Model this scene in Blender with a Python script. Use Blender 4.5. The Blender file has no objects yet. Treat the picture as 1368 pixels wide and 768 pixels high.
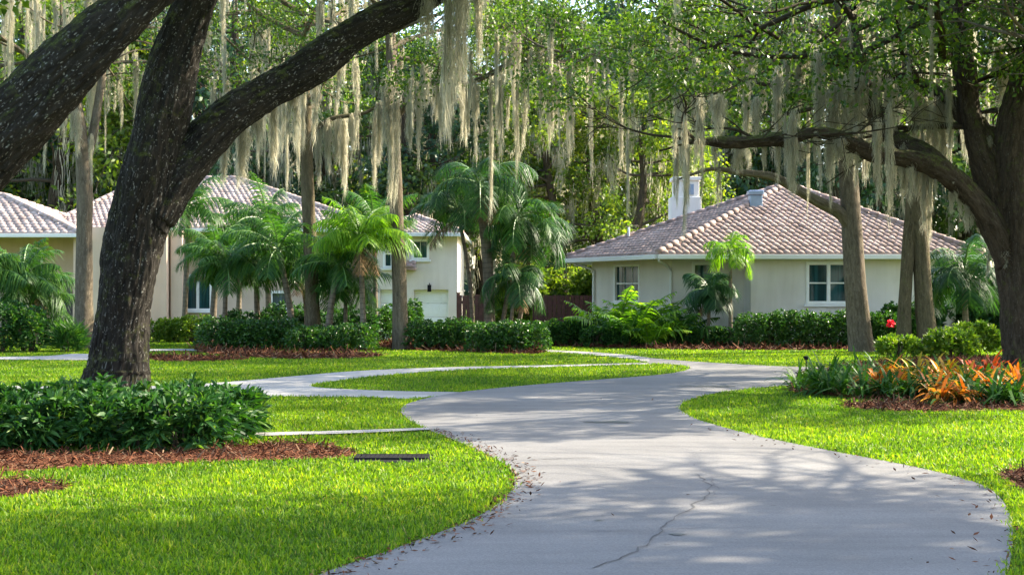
import bpy, math, random
import numpy as np
from mathutils import Vector, noise as mnoise
from mathutils.geometry import tessellate_polygon

SC = bpy.context.scene
COL = SC.collection
R = math.radians

# ------------------------------------------------------------------ camera
FPX, CX, HY, EYE = 1900.0, 684.0, 393.0, 1.5
cam_d = bpy.data.cameras.new('camera')
cam = bpy.data.objects.new('camera', cam_d)
COL.objects.link(cam)
cam.location = (0, 0, EYE)
cam.rotation_euler = (R(90), 0, 0)
cam_d.sensor_width = 36.0
cam_d.lens = FPX / 1368.0 * 36.0
cam_d.shift_y = (HY - 384.0) / 1368.0
cam_d.clip_start = 0.1
cam_d.clip_end = 2000
SC.camera = cam

# ------------------------------------------------------------------ light
SUN_AZ = math.atan2(0.93, 0.36)          # measured from +Y towards +X
SUN_EL = R(36)
to_sun = Vector((math.sin(SUN_AZ) * math.cos(SUN_EL), math.cos(SUN_AZ) * math.cos(SUN_EL), math.sin(SUN_EL)))
world = bpy.data.worlds.new('World')
SC.world = world
world.use_nodes = True
wn = world.node_tree
bg = wn.nodes['Background']
sky = wn.nodes.new('ShaderNodeTexSky')
sky.sky_type = 'NISHITA'
sky.sun_disc = False
sky.sun_elevation = SUN_EL
sky.sun_rotation = SUN_AZ
sky.dust_density = 1.8
sky.ozone_density = 0.8
wn.links.new(sky.outputs[0], bg.inputs[0])
bg.inputs[1].default_value = 0.15
sun_d = bpy.data.lights.new('sun', 'SUN')
sun_d.energy = 4.3
sun_d.angle = R(0.55)
sun_d.color = (1.0, 0.885, 0.70)
sun = bpy.data.objects.new('sun', sun_d)
COL.objects.link(sun)
sun.rotation_euler = to_sun.to_track_quat('Z', 'Y').to_euler()
sun.location = to_sun * 60
SC.view_settings.view_transform = 'Standard'
SC.view_settings.look = 'None'
SC.view_settings.gamma = 1.0
SC.view_settings.use_curve_mapping = False
SC.view_settings.exposure = 2.15
SC.render.engine = 'CYCLES'
SC.cycles.use_denoising = True
SC.cycles.max_bounces = 8
SC.cycles.transparent_max_bounces = 4
SC.cycles.sample_clamp_indirect = 6.0


# ------------------------------------------------------------------ measuring
def W(px, py, Y):
    return np.array([(px - CX) / FPX * Y, Y, EYE - (py - HY) / FPX * Y])


def G(px, py):
    Y = FPX * EYE / (py - HY)
    return np.array([(px - CX) / FPX * Y, Y])


def nrm(v):
    v = np.asarray(v, float)
    return v / np.maximum(np.linalg.norm(v, axis=-1, keepdims=True), 1e-9)


def spline(pts, n):
    """Catmull-Rom through rows of pts, n samples per span."""
    P = np.asarray(pts, float)
    P = np.vstack([2 * P[0] - P[1], P, 2 * P[-1] - P[-2]])
    out = []
    for i in range(1, len(P) - 2):
        for k in range(n):
            t = k / n
            a, b, c, d = P[i - 1], P[i], P[i + 1], P[i + 2]
            out.append(0.5 * (2 * b + (c - a) * t + (2 * a - 5 * b + 4 * c - d) * t * t + (3 * b - a - 3 * c + d) * t ** 3))
    out.append(P[-2])
    return np.array(out)


def in_poly(x, y, poly):
    inside = np.zeros(x.shape, bool)
    n = len(poly)
    j = n - 1
    for i in range(n):
        xi, yi = poly[i][0], poly[i][1]
        xj, yj = poly[j][0], poly[j][1]
        c = ((yi > y) != (yj > y)) & (x < (xj - xi) * (y - yi) / (yj - yi + 1e-12) + xi)
        inside ^= c
        j = i
    return inside


# ------------------------------------------------------------------ materials
def mat(name):
    m = bpy.data.materials.new(name)
    m.use_nodes = True
    nt = m.node_tree
    b = nt.nodes['Principled BSDF']
    return m, nt, b


def node(nt, kind, **kw):
    n = nt.nodes.new(kind)
    for k, v in kw.items():
        setattr(n, k, v)
    return n


def ramp(nt, stops, src=None):
    r = nt.nodes.new('ShaderNodeValToRGB')
    e = r.color_ramp.elements
    while len(e) < len(stops):
        e.new(0.5)
    for i, (p, c) in enumerate(stops):
        e[i].position = p
        e[i].color = (c[0], c[1], c[2], 1)
    if src is not None:
        nt.links.new(src, r.inputs[0])
    return r


def coords(nt, attr=None, scale=(1, 1, 1)):
    if attr:
        a = node(nt, 'ShaderNodeAttribute', attribute_name=attr)
        src = a.outputs['Vector']
    else:
        tc = nt.nodes.new('ShaderNodeTexCoord')
        src = tc.outputs['Object']
    mp = nt.nodes.new('ShaderNodeMapping')
    mp.inputs['Scale'].default_value = scale
    nt.links.new(src, mp.inputs[0])
    return mp.outputs[0]


def tex_noise(nt, vec, scale, detail=4, rough=0.55, dist=0.0):
    n = nt.nodes.new('ShaderNodeTexNoise')
    n.inputs['Scale'].default_value = scale
    n.inputs['Detail'].default_value = detail
    n.inputs['Roughness'].default_value = rough
    n.inputs['Distortion'].default_value = dist
    nt.links.new(vec, n.inputs['Vector'])
    return n


def mix(nt, a, b, fac, mode='MIX'):
    m = nt.nodes.new('ShaderNodeMix')
    m.data_type = 'RGBA'
    m.blend_type = mode
    for sock, v in ((m.inputs[0], fac), (m.inputs[6], a), (m.inputs[7], b)):
        if isinstance(v, (int, float)):
            sock.default_value = v
        elif isinstance(v, tuple):
            sock.default_value = (v[0], v[1], v[2], 1)
        else:
            nt.links.new(v, sock)
    return m.outputs[2]


def bump(nt, b, height, strength=0.5, dist=0.02):
    bp = nt.nodes.new('ShaderNodeBump')
    bp.inputs['Strength'].default_value = strength
    bp.inputs['Distance'].default_value = dist
    nt.links.new(height, bp.inputs['Height'])
    nt.links.new(bp.outputs[0], b.inputs['Normal'])


def leaf_mat(name, stops, trans=0.45, tcol=(1.25, 1.35, 0.5), rough=0.45, clump=0.0, spec=0.4):
    """two-sided leaf: each leaf (mesh island) takes its own tone; light passes through it."""
    m, nt, b = mat(name)
    geo = nt.nodes.new('ShaderNodeNewGeometry')
    r = ramp(nt, stops, geo.outputs['Random Per Island'])
    col = r.outputs[0]
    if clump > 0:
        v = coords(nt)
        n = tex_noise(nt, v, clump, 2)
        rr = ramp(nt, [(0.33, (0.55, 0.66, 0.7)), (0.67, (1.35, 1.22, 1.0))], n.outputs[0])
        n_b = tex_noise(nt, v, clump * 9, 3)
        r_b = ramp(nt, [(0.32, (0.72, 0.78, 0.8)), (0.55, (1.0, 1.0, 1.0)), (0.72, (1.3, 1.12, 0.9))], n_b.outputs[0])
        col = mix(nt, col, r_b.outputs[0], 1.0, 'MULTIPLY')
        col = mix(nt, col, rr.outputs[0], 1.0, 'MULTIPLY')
    nt.links.new(col, b.inputs['Base Color'])
    b.inputs['Roughness'].default_value = rough
    b.inputs['Specular IOR Level'].default_value = spec
    tr = nt.nodes.new('ShaderNodeBsdfTranslucent')
    tc = mix(nt, col, (tcol[0], tcol[1], tcol[2]), 1.0, 'MULTIPLY')
    nt.links.new(tc, tr.inputs[0])
    ms = nt.nodes.new('ShaderNodeMixShader')
    ms.inputs[0].default_value = trans
    nt.links.new(b.outputs[0], ms.inputs[1])
    nt.links.new(tr.outputs[0], ms.inputs[2])
    nt.links.new(ms.outputs[0], nt.nodes['Material Output'].inputs['Surface'])
    return m


def plain(name, col, rough=0.6, var=0.12, scale=3.0, bmp=0.0, bscale=60, metal=0.0):
    m, nt, b = mat(name)
    v = coords(nt)
    n = tex_noise(nt, v, scale, 5)
    lo = tuple(c * (1 - var) for c in col)
    hi = tuple(min(1, c * (1 + var)) for c in col)
    r = ramp(nt, [(0.3, lo), (0.7, hi)], n.outputs[0])
    nt.links.new(r.outputs[0], b.inputs['Base Color'])
    b.inputs['Roughness'].default_value = rough
    b.inputs['Metallic'].default_value = metal
    if bmp:
        n2 = tex_noise(nt, v, bscale, 4)
        bump(nt, b, n2.outputs[0], bmp, 0.01)
    return m


def bark_mat(name, dark, light, fleck=(0.55, 0.55, 0.48), fleck_amt=0.5, green=0.5, band=False):
    m, nt, b = mat(name)
    v = coords(nt, 'bark')
    vs = coords(nt, 'bark', (1, 1, 0.22))
    n1 = tex_noise(nt, vs, 17, 8, 0.72, 0.5)
    r1 = ramp(nt, [(0.32, dark), (0.68, light)], n1.outputs[0])
    col = r1.outputs[0]
    vo = nt.nodes.new('ShaderNodeTexVoronoi')
    vo.inputs['Scale'].default_value = 40
    nd = tex_noise(nt, v, 16, 3)
    jit = node(nt, 'ShaderNodeVectorMath', operation='SCALE')
    nt.links.new(nd.outputs['Color'], jit.inputs[0])
    jit.inputs['Scale'].default_value = 0.055
    addv = node(nt, 'ShaderNodeVectorMath', operation='ADD')
    nt.links.new(coords(nt, 'bark', (1, 1, 0.45)), addv.inputs[0])
    nt.links.new(jit.outputs[0], addv.inputs[1])
    nt.links.new(addv.outputs[0], vo.inputs['Vector'])
    rv = ramp(nt, [(0.10, (1, 1, 1)), (0.36, (0, 0, 0))], vo.outputs['Distance'])
    nm = tex_noise(nt, v, 9, 6, 0.8)
    rm = ramp(nt, [(0.44, (0, 0, 0)), (0.66, (fleck_amt,) * 3)], nm.outputs[0])
    fm = mix(nt, rv.outputs[0], rm.outputs[0], 1.0, 'MULTIPLY')
    col = mix(nt, col, fleck, fm)
    geo = nt.nodes.new('ShaderNodeNewGeometry')
    sx = nt.nodes.new('ShaderNodeSeparateXYZ')
    nt.links.new(geo.outputs['Normal'], sx.inputs[0])
    ng = tex_noise(nt, v, 5.5, 8, 0.78)
    add = node(nt, 'ShaderNodeMath', operation='MULTIPLY_ADD')
    add.inputs[1].default_value = 0.22
    nt.links.new(sx.outputs['Z'], add.inputs[0])
    nt.links.new(ng.outputs[0], add.inputs[2])
    rg = ramp(nt, [(0.55, (0, 0, 0)), (0.72, (green,) * 3)], add.outputs[0])
    n5 = tex_noise(nt, v, 40, 3)
    gcol = ramp(nt, [(0.3, (0.026, 0.036, 0.008)), (0.7, (0.11, 0.125, 0.025))], n5.outputs[0])
    col = mix(nt, col, gcol.outputs[0], rg.outputs[0])
    if band:
        wv = nt.nodes.new('ShaderNodeTexWave')
        wv.bands_direction = 'Z'
        wv.inputs['Scale'].default_value = 2.2
        wv.inputs['Distortion'].default_value = 1.0
        nt.links.new(v, wv.inputs['Vector'])
        rb = ramp(nt, [(0.0, (0.7, 0.7, 0.7)), (0.25, (1, 1, 1))], wv.outputs[0])
        col = mix(nt, col, rb.outputs[0], 1.0, 'MULTIPLY')
    nt.links.new(col, b.inputs['Base Color'])
    b.inputs['Roughness'].default_value = 0.9
    b.inputs['Specular IOR Level'].default_value = 0.15
    bump(nt, b, n1.outputs[0], 0.9, 0.05)
    return m


M = {}
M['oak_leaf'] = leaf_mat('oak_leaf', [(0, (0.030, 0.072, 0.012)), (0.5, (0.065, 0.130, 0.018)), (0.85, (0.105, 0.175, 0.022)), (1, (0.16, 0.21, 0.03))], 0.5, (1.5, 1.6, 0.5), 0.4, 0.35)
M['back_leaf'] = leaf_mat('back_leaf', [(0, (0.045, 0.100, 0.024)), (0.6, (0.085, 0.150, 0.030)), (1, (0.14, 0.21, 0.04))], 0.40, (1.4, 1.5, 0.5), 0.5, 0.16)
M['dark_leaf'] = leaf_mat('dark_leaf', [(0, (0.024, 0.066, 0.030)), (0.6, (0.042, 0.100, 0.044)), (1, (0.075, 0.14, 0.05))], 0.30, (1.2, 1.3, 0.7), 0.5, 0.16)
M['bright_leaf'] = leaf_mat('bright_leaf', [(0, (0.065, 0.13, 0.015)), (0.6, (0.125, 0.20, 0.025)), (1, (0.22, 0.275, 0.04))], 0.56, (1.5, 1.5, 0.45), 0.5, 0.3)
M['hedge_leaf'] = leaf_mat('hedge_leaf', [(0, (0.016, 0.058, 0.012)), (0.55, (0.034, 0.100, 0.018)), (0.9, (0.06, 0.14, 0.022)), (1, (0.13, 0.22, 0.03))], 0.3, (1.5, 1.7, 0.4), 0.33, 0, 0.5)
M['lime_leaf'] = leaf_mat('lime_leaf', [(0, (0.05, 0.12, 0.012)), (0.6, (0.12, 0.21, 0.02)), (1, (0.24, 0.32, 0.04))], 0.4, (1.4, 1.5, 0.4), 0.35)
M['glossy_leaf'] = leaf_mat('glossy_leaf', [(0, (0.012, 0.046, 0.012)), (0.6, (0.026, 0.085, 0.018)), (0.9, (0.05, 0.125, 0.022)), (1, (0.12, 0.20, 0.03))], 0.28, (1.5, 1.7, 0.4), 0.48, 0, 0.2)
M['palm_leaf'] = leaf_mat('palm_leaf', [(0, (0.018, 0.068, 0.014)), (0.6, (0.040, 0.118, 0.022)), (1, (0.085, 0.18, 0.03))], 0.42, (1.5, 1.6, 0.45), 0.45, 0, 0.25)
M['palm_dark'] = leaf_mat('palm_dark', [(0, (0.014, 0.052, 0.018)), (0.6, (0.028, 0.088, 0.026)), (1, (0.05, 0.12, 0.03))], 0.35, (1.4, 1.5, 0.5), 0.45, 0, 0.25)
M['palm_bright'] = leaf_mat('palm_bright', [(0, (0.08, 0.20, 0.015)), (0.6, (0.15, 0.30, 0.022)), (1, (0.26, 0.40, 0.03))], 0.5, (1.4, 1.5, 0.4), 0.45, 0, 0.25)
M['dead_leaf'] = leaf_mat('dead_leaf', [(0, (0.10, 0.062, 0.030)), (1, (0.24, 0.16, 0.085))], 0.25, (1.1, 1, .8), 0.8, 0, 0.1)
M['moss'] = leaf_mat('moss', [(0, (0.29, 0.285, 0.215)), (0.5, (0.49, 0.48, 0.375)), (1, (0.70, 0.67, 0.54))], 0.66, (1.05, 1.02, 0.95), 0.9, 0, 0.05)
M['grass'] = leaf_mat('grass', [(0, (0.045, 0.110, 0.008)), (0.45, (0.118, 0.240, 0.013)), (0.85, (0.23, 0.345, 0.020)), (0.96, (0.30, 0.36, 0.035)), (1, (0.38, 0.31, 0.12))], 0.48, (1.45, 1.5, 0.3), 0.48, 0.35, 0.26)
M['strap_green'] = leaf_mat('strap_green', [(0, (0.014, 0.055, 0.012)), (0.7, (0.035, 0.10, 0.016)), (1, (0.07, 0.15, 0.022))], 0.3, (1.5, 1.6, 0.4), 0.55, 0, 0.15)
M['strap_orange'] = leaf_mat('strap_orange', [(0, (0.05, 0.10, 0.015)), (0.35, (0.22, 0.12, 0.015)), (0.6, (0.48, 0.12, 0.015)), (0.85, (0.55, 0.20, 0.02)), (1, (0.60, 0.34, 0.04))], 0.35, (1.15, 1.0, 0.45), 0.5, 0, 0.2)
M['strap_yellow'] = leaf_mat('strap_yellow', [(0, (0.08, 0.15, 0.02)), (0.4, (0.30, 0.24, 0.02)), (1, (0.60, 0.36, 0.03))], 0.35, (1.15, 1.0, 0.45), 0.5, 0, 0.2)
M['strap_red'] = leaf_mat('strap_red', [(0, (0.05, 0.09, 0.015)), (0.4, (0.28, 0.05, 0.02)), (1, (0.60, 0.09, 0.025))], 0.35, (1.15, 1.0, 0.45), 0.5, 0, 0.2)
M['flower'] = leaf_mat('flower', [(0, (0.55, 0.012, 0.03)), (1, (0.75, 0.03, 0.05))], 0.4, (1.2, 1, 1), 0.5)
M['bark_oak'] = bark_mat('bark_oak', (0.006, 0.005, 0.004), (0.036, 0.031, 0.025), (0.42, 0.41, 0.37), 1.0, 0.8)
M['bark_brown'] = bark_mat('bark_brown', (0.014, 0.010, 0.006), (0.080, 0.060, 0.040), (0.24, 0.23, 0.19), 0.5, 0.85)
M['bark_grey'] = bark_mat('bark_grey', (0.060, 0.048, 0.032), (0.185, 0.150, 0.105), (0.42, 0.40, 0.34), 0.5, 0.35)
M['bark_moss'] = bark_mat('bark_moss', (0.045, 0.036, 0.020), (0.15, 0.120, 0.070), (0.38, 0.36, 0.28), 0.5, 0.75)
M['bark_palm'] = bark_mat('bark_palm', (0.10, 0.08, 0.055), (0.23, 0.19, 0.14), (0.3, 0.28, 0.22), 0.3, 0.2, True)
M['palm_shaft'] = plain('palm_shaft', (0.10, 0.19, 0.04), 0.4, 0.3, 4)
M['twig'] = plain('twig', (0.05, 0.038, 0.022), 0.9, 0.3, 8)
M['white'] = plain('white_paint', (0.78, 0.78, 0.75), 0.45, 0.04, 2)
M['gutter'] = plain('gutter_paint', (0.66, 0.66, 0.63), 0.4, 0.05, 1.5)
M['door_white'] = plain('door_white', (0.80, 0.80, 0.79), 0.45, 0.03, 2)
M['door_dark'] = plain('door_dark', (0.05, 0.04, 0.035), 0.5, 0.2, 5)
M['fence'] = plain('fence_wood', (0.105, 0.042, 0.034), 0.8, 0.35, 7, 0.4, 40)
M['iron'] = plain('iron', (0.014, 0.014, 0.015), 0.6, 0.25, 20, 0.3, 60)
M['vent'] = plain('vent_metal', (0.30, 0.38, 0.52), 0.35, 0.1, 5, metal=0.4)


M['iron'].node_tree.nodes['Principled BSDF'].inputs['Specular IOR Level'].default_value = 0.08
M['iron'].node_tree.nodes['Principled BSDF'].inputs['Roughness'].default_value = 0.95


def stucco(name, c):
    m, nt, b = mat(name)
    v = coords(nt)
    n1 = tex_noise(nt, v, 0.7, 5)
    n2 = tex_noise(nt, coords(nt, None, (1, 1, 0.15)), 3, 4)
    r = ramp(nt, [(0.3, tuple(x * 0.9 for x in c)), (0.7, tuple(x * 1.06 for x in c))], n1.outputs[0])
    r2 = ramp(nt, [(0.3, (0.90, 0.89, 0.87)), (0.56, (1, 1, 1))], n2.outputs[0])
    col = mix(nt, r.outputs[0], r2.outputs[0], 1.0, 'MULTIPLY')
    nt.links.new(col, b.inputs['Base Color'])
    b.inputs['Roughness'].default_value = 0.9
    bump(nt, b, tex_noise(nt, v, 90, 3).outputs[0], 0.35, 0.008)
    return m


M['stucco'] = stucco('stucco_grey', (0.71, 0.665, 0.61))
M['stucco_white'] = stucco('stucco_white', (0.80, 0.77, 0.72))
M['stucco_tan'] = stucco('stucco_tan', (0.54, 0.415, 0.32))
M['stucco_pale'] = stucco('stucco_pale', (0.70, 0.62, 0.54))


def tile_mat(name, stops):
    m, nt, b = mat(name)
    geo = nt.nodes.new('ShaderNodeNewGeometry')
    r = ramp(nt, stops, geo.outputs['Random Per Island'])
    v = coords(nt)
    n = tex_noise(nt, v, 1.1, 5, 0.65)
    r2 = ramp(nt, [(0.30, (0.60, 0.59, 0.58)), (0.48, (0.92, 0.92, 0.91)), (0.66, (1.08, 1.08, 1.08))], n.outputs[0])
    col = mix(nt, r.outputs[0], r2.outputs[0], 1.0, 'MULTIPLY')
    nt.links.new(col, b.inputs['Base Color'])
    b.inputs['Roughness'].default_value = 0.8
    bump(nt, b, tex_noise(nt, v, 40, 3).outputs[0], 0.3, 0.01)
    return m


M['tile'] = tile_mat('roof_tile', [(0, (0.30, 0.205, 0.172)), (0.5, (0.355, 0.25, 0.212)), (1, (0.40, 0.295, 0.255))])
M['tile_pink'] = tile_mat('roof_tile_pink', [(0, (0.34, 0.25, 0.215)), (0.5, (0.41, 0.315, 0.275)), (1, (0.47, 0.375, 0.335))])


def glass(name, c):
    m, nt, b = mat(name)
    v = coords(nt, None, (7, 7, 0.35))
    n = tex_noise(nt, v, 1.5, 3)
    r = ramp(nt, [(0.42, c), (0.62, (c[0] * 2.2, c[1] * 2.2, c[2] * 2.2))], n.outputs[0])
    nt.links.new(r.outputs[0], b.inputs['Base Color'])
    b.inputs['Roughness'].default_value = 0.04
    b.inputs['Specular IOR Level'].default_value = 0.45
    return m


M['glass'] = glass('window_glass', (0.012, 0.040, 0.044))


def ground_mat():
    m, nt, b = mat('lawn_ground')
    v = coords(nt)
    n1 = tex_noise(nt, v, 0.5, 4)
    n2 = tex_noise(nt, v, 18, 5, 0.7)
    a = ramp(nt, [(0.3, (0.090, 0.155, 0.012)), (0.7, (0.14, 0.20, 0.018))], n1.outputs[0])
    c = ramp(nt, [(0.35, (0.16, 0.10, 0.12)), (0.62, (1.1, 1.1, 1.0))], n2.outputs[0])
    nt.links.new(mix(nt, a.outputs[0], c.outputs[0], 1.0, 'MULTIPLY'), b.inputs['Base Color'])
    b.inputs['Roughness'].default_value = 0.95
    b.inputs['Specular IOR Level'].default_value = 0.1
    bump(nt, b, n2.outputs[0], 0.8, 0.03)
    return m


def asphalt_mat(name, c, sp=1.0):
    m, nt, b = mat(name)
    v = coords(nt)
    n1 = tex_noise(nt, v, 0.45, 5, 0.6)
    n2 = tex_noise(nt, v, 70, 3, 0.7)
    n3 = tex_noise(nt, coords(nt, None, (0.25, 2.2, 1)), 1.2, 5, 0.65)
    a = ramp(nt, [(0.3, tuple(x * 0.76 for x in c)), (0.7, tuple(x * 1.1 for x in c))], n1.outputs[0])
    d = ramp(nt, [(0.32, (0.72, 0.72, 0.73)), (0.66, (1.18, 1.18, 1.17))], n2.outputs[0])
    e = ramp(nt, [(0.3, (0.78, 0.78, 0.79)), (0.65, (1.06, 1.06, 1.05))], n3.outputs[0])
    col = mix(nt, a.outputs[0], d.outputs[0], 0.9 * sp, 'MULTIPLY')
    col = mix(nt, col, e.outputs[0], 1.0, 'MULTIPLY')
    vo = nt.nodes.new('ShaderNodeTexVoronoi')
    vo.inputs['Scale'].default_value = 2.3
    nt.links.new(v, vo.inputs['Vector'])
    st = ramp(nt, [(0.03, (0.45, 0.44, 0.43)), (0.06, (1, 1, 1))], vo.outputs['Distance'])
    col = mix(nt, col, st.outputs[0], 0.6, 'MULTIPLY')
    nt.links.new(col, b.inputs['Base Color'])
    b.inputs['Roughness'].default_value = 0.75
    b.inputs['Specular IOR Level'].default_value = 0.3
    bump(nt, b, n2.outputs[0], 0.45, 0.006)
    return m


def mulch_mat(name):
    m, nt, b = mat(name)
    geo = nt.nodes.new('ShaderNodeNewGeometry')
    r = ramp(nt, [(0, (0.022, 0.011, 0.007)), (0.45, (0.085, 0.032, 0.016)), (0.8, (0.15, 0.058, 0.029)), (0.95, (0.16, 0.10, 0.06)), (1, (0.26, 0.18, 0.11))], geo.outputs['Random Per Island'])
    nt.links.new(r.outputs[0], b.inputs['Base Color'])
    b.inputs['Roughness'].default_value = 0.95
    b.inputs['Specular IOR Level'].default_value = 0.1
    return m


M['ground'] = ground_mat()
M['asphalt'] = asphalt_mat('driveway_surface', (0.180, 0.177, 0.174))
M['concrete'] = asphalt_mat('path_concrete', (0.33, 0.32, 0.30), 0.7)
M['mulch'] = mulch_mat('mulch_chips')
M['crack'] = plain('crack_fill', (0.075, 0.073, 0.072), 0.9, 0.3, 10)
M['damp'] = plain('damp_patch', (0.06, 0.06, 0.062), 0.35, 0.3, 5)


# ------------------------------------------------------------------ mesh helpers
class MB:
    def __init__(s):
        s.v, s.f, s.m, s.n, s.a = [], [], [], 0, []

    def add(s, V, F, mi=0, bark=None):
        V = np.asarray(V, np.float32).reshape(-1, 3)
        F = np.asarray(F, np.int64)
        s.v.append(V)
        s.f.append(F + s.n)
        s.m.append(np.full(len(F), mi, np.int32))
        s.a.append(np.asarray(bark, np.float32) if bark is not None else np.zeros_like(V))
        s.n += len(V)

    def box(s, x0, y0, z0, x1, y1, z1, mi=0):
        s.obox((0, 0, 0), (1, 0, 0), (0, 1, 0), (0, 0, 1), x0, x1, y0, y1, z0, z1, mi)

    def obox(s, o, U, N, Z, u0, u1, n0, n1, z0, z1, mi=0):
        o, U, N, Z = (np.asarray(k, float) for k in (o, U, N, Z))
        V = [o + U * a + N * b + Z * c for a in (u0, u1) for b in (n0, n1) for c in (z0, z1)]
        F = [(0, 1, 3, 2), (4, 6, 7, 5), (0, 4, 5, 1), (2, 3, 7, 6), (0, 2, 6, 4), (1, 5, 7, 3)]
        s.add(V, F, mi)

    def tube(s, pts, rad, n=10, sub=4, wob=0.0, mi=0, cap=True, seed=0):
        P = np.hstack([np.asarray(pts, float), np.asarray(rad, float)[:, None]])
        P = spline(P, sub)
        C, r = P[:, :3], np.maximum(P[:, 3], 0.002)
        T = nrm(np.gradient(C, axis=0))
        up = np.array([0.0, 1, 0]) if abs(T[0][1]) < 0.9 else np.array([1.0, 0, 0])
        x = nrm(np.cross(T[0], up))
        rows, bk = [], []
        L = 0
        th = np.linspace(0, 2 * np.pi, n, endpoint=False)
        for i in range(len(C)):
            if i:
                x = nrm(x - T[i] * np.dot(x, T[i]))
                L += np.linalg.norm(C[i] - C[i - 1])
            y = np.cross(T[i], x)
            rr = r[i] * (1 + wob * (np.sin(3 * th + L * 1.1 + seed) * 0.5 + np.sin(5 * th - L * 2.3 + seed * 2) * 0.3 + np.sin(2 * th + L * 3.1) * 0.3))
            rows.append(C[i] + np.outer(np.cos(th) * rr, x) + np.outer(np.sin(th) * rr, y))
            bk.append(np.stack([np.cos(th) * r[i], np.sin(th) * r[i], np.full(n, L + seed)], 1))
        V = np.vstack(rows)
        m = len(C)
        i = np.arange(m - 1)[:, None] * n
        j = np.arange(n)[None, :]
        j2 = (j + 1) % n
        F = np.stack([i + j, i + j2, i + n + j2, i + n + j], -1).reshape(-1, 4)
        base = s.n
        if cap:
            V = np.vstack([V, C[:1], C[-1:]])
            bk = bk + [[[0, 0, bk[0][0][2]]], [[0, 0, bk[-1][0][2]]]]
        s.add(V, F, mi, np.vstack(bk))
        if cap:
            idx = np.arange(n)
            T1 = np.stack([(idx + 1) % n, idx, np.full(n, m * n)], 1)
            T2 = np.stack([(m - 1) * n + idx, (m - 1) * n + (idx + 1) % n, np.full(n, m * n + 1)], 1)
            s.f.append(np.vstack([T1, T2]) + base)
            s.m.append(np.full(2 * n, mi, np.int32))

    def blades(s, P, D, S, L, Wd, prof, bend=0.0, mi=0, curl=None):
        """N ribbons: base P, direction D, side S, length L, width Wd; prof rows (t, relative width)."""
        P, D, S = (np.asarray(k, float) for k in (P, D, S))
        N = len(P)
        L = np.broadcast_to(np.asarray(L, float), (N,))
        Wd = np.broadcast_to(np.asarray(Wd, float), (N,))
        bend = np.broadcast_to(np.asarray(bend, float), (N,))
        rows = []
        for t, w in prof:
            c = P + D * (L * t)[:, None]
            c[:, 2] -= bend * L * t * t
            if curl is not None:
                c += curl * (L * math.sin(t * 5.0))[:, None]
            o = S * (Wd * w * 0.5)[:, None]
            rows += [c - o, c + o]
        V = np.stack(rows, 1).reshape(-1, 3)
        k = len(prof)
        base = np.arange(N)[:, None, None] * (2 * k)
        q = np.array([[2 * i, 2 * i + 1, 2 * i + 3, 2 * i + 2] for i in range(k - 1)])[None]
        s.add(V, (base + q).reshape(-1, 4), mi)

    def build(s, name, mats, parent=None, smooth=False, bark=False):
        V = np.concatenate(s.v)
        me = bpy.data.meshes.new(name)
        F = [f for f in s.f]
        loops = np.concatenate([f.reshape(-1) for f in F]).astype(np.int32)
        tot = np.concatenate([np.full(len(f), f.shape[1], np.int32) for f in F])
        st = np.concatenate([[0], np.cumsum(tot)[:-1]]).astype(np.int32)
        me.vertices.add(len(V))
        me.vertices.foreach_set('co', V.astype(np.float32).ravel())
        me.loops.add(len(loops))
        me.loops.foreach_set('vertex_index', loops)
        me.polygons.add(len(tot))
        me.polygons.foreach_set('loop_start', st)
        me.polygons.foreach_set('loop_total', tot)
        me.polygons.foreach_set('material_index', np.concatenate(s.m))
        me.polygons.foreach_set('use_smooth', np.full(len(tot), smooth))
        me.update(calc_edges=True)
        me.validate(clean_customdata=False)
        if bark and len(me.vertices) == len(V):
            a = me.attributes.new('bark', 'FLOAT_VECTOR', 'POINT')
            a.data.foreach_set('vector', np.concatenate(s.a).astype(np.float32).ravel())
        for m in (mats if isinstance(mats, (list, tuple)) else [mats]):
            me.materials.append(m)
        o = bpy.data.objects.new(name, me)
        COL.objects.link(o)
        if parent is not None:
            o.parent = parent
        return o


def tag(o, label=None, cat=None, group=None, kind=None):
    if label:
        o['label'] = label
    if cat:
        o['category'] = cat
    if group:
        o['group'] = group
    if kind:
        o['kind'] = kind
    return o


def empty(name, loc, label, cat, group=None):
    o = bpy.data.objects.new(name, None)
    o.empty_display_size = 0.3
    COL.objects.link(o)
    o.location = loc
    return tag(o, label, cat, group)


def copy_thing(o, loc, rz=0.0, sc=1.0, label=None, group=None):
    c = o.copy()
    COL.objects.link(c)
    c.location = loc
    c.rotation_euler = (0, 0, rz)
    c.scale = (sc, sc, sc) if isinstance(sc, (int, float)) else sc
    if label:
        c['label'] = label
    if group:
        c['group'] = group
    for ch in list(o.children):
        d = ch.copy()
        COL.objects.link(d)
        d.parent = c
        for g in list(ch.children):
            e = g.copy()
            COL.objects.link(e)
            e.parent = d
    return c


def bevel(o, w=0.012):
    m = o.modifiers.new('bevel', 'BEVEL')
    m.width = w
    m.segments = 2
    m.limit_method = 'ANGLE'
    return o


def rand_unit(rng, n):
    return nrm(rng.normal(size=(n, 3)))


def side_of(rng, D):
    return nrm(np.cross(D, rand_unit(rng, len(D))))


LEAF = [(0.0, 0.12), (0.45, 1.0), (1.0, 0.08)]
LONG = [(0.0, 0.25), (0.3, 0.95), (0.65, 0.85), (1.0, 0.06)]
STRAP = [(0.0, 0.8), (0.3, 1.0), (0.6, 0.9), (0.85, 0.55), (1.0, 0.05)]


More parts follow.
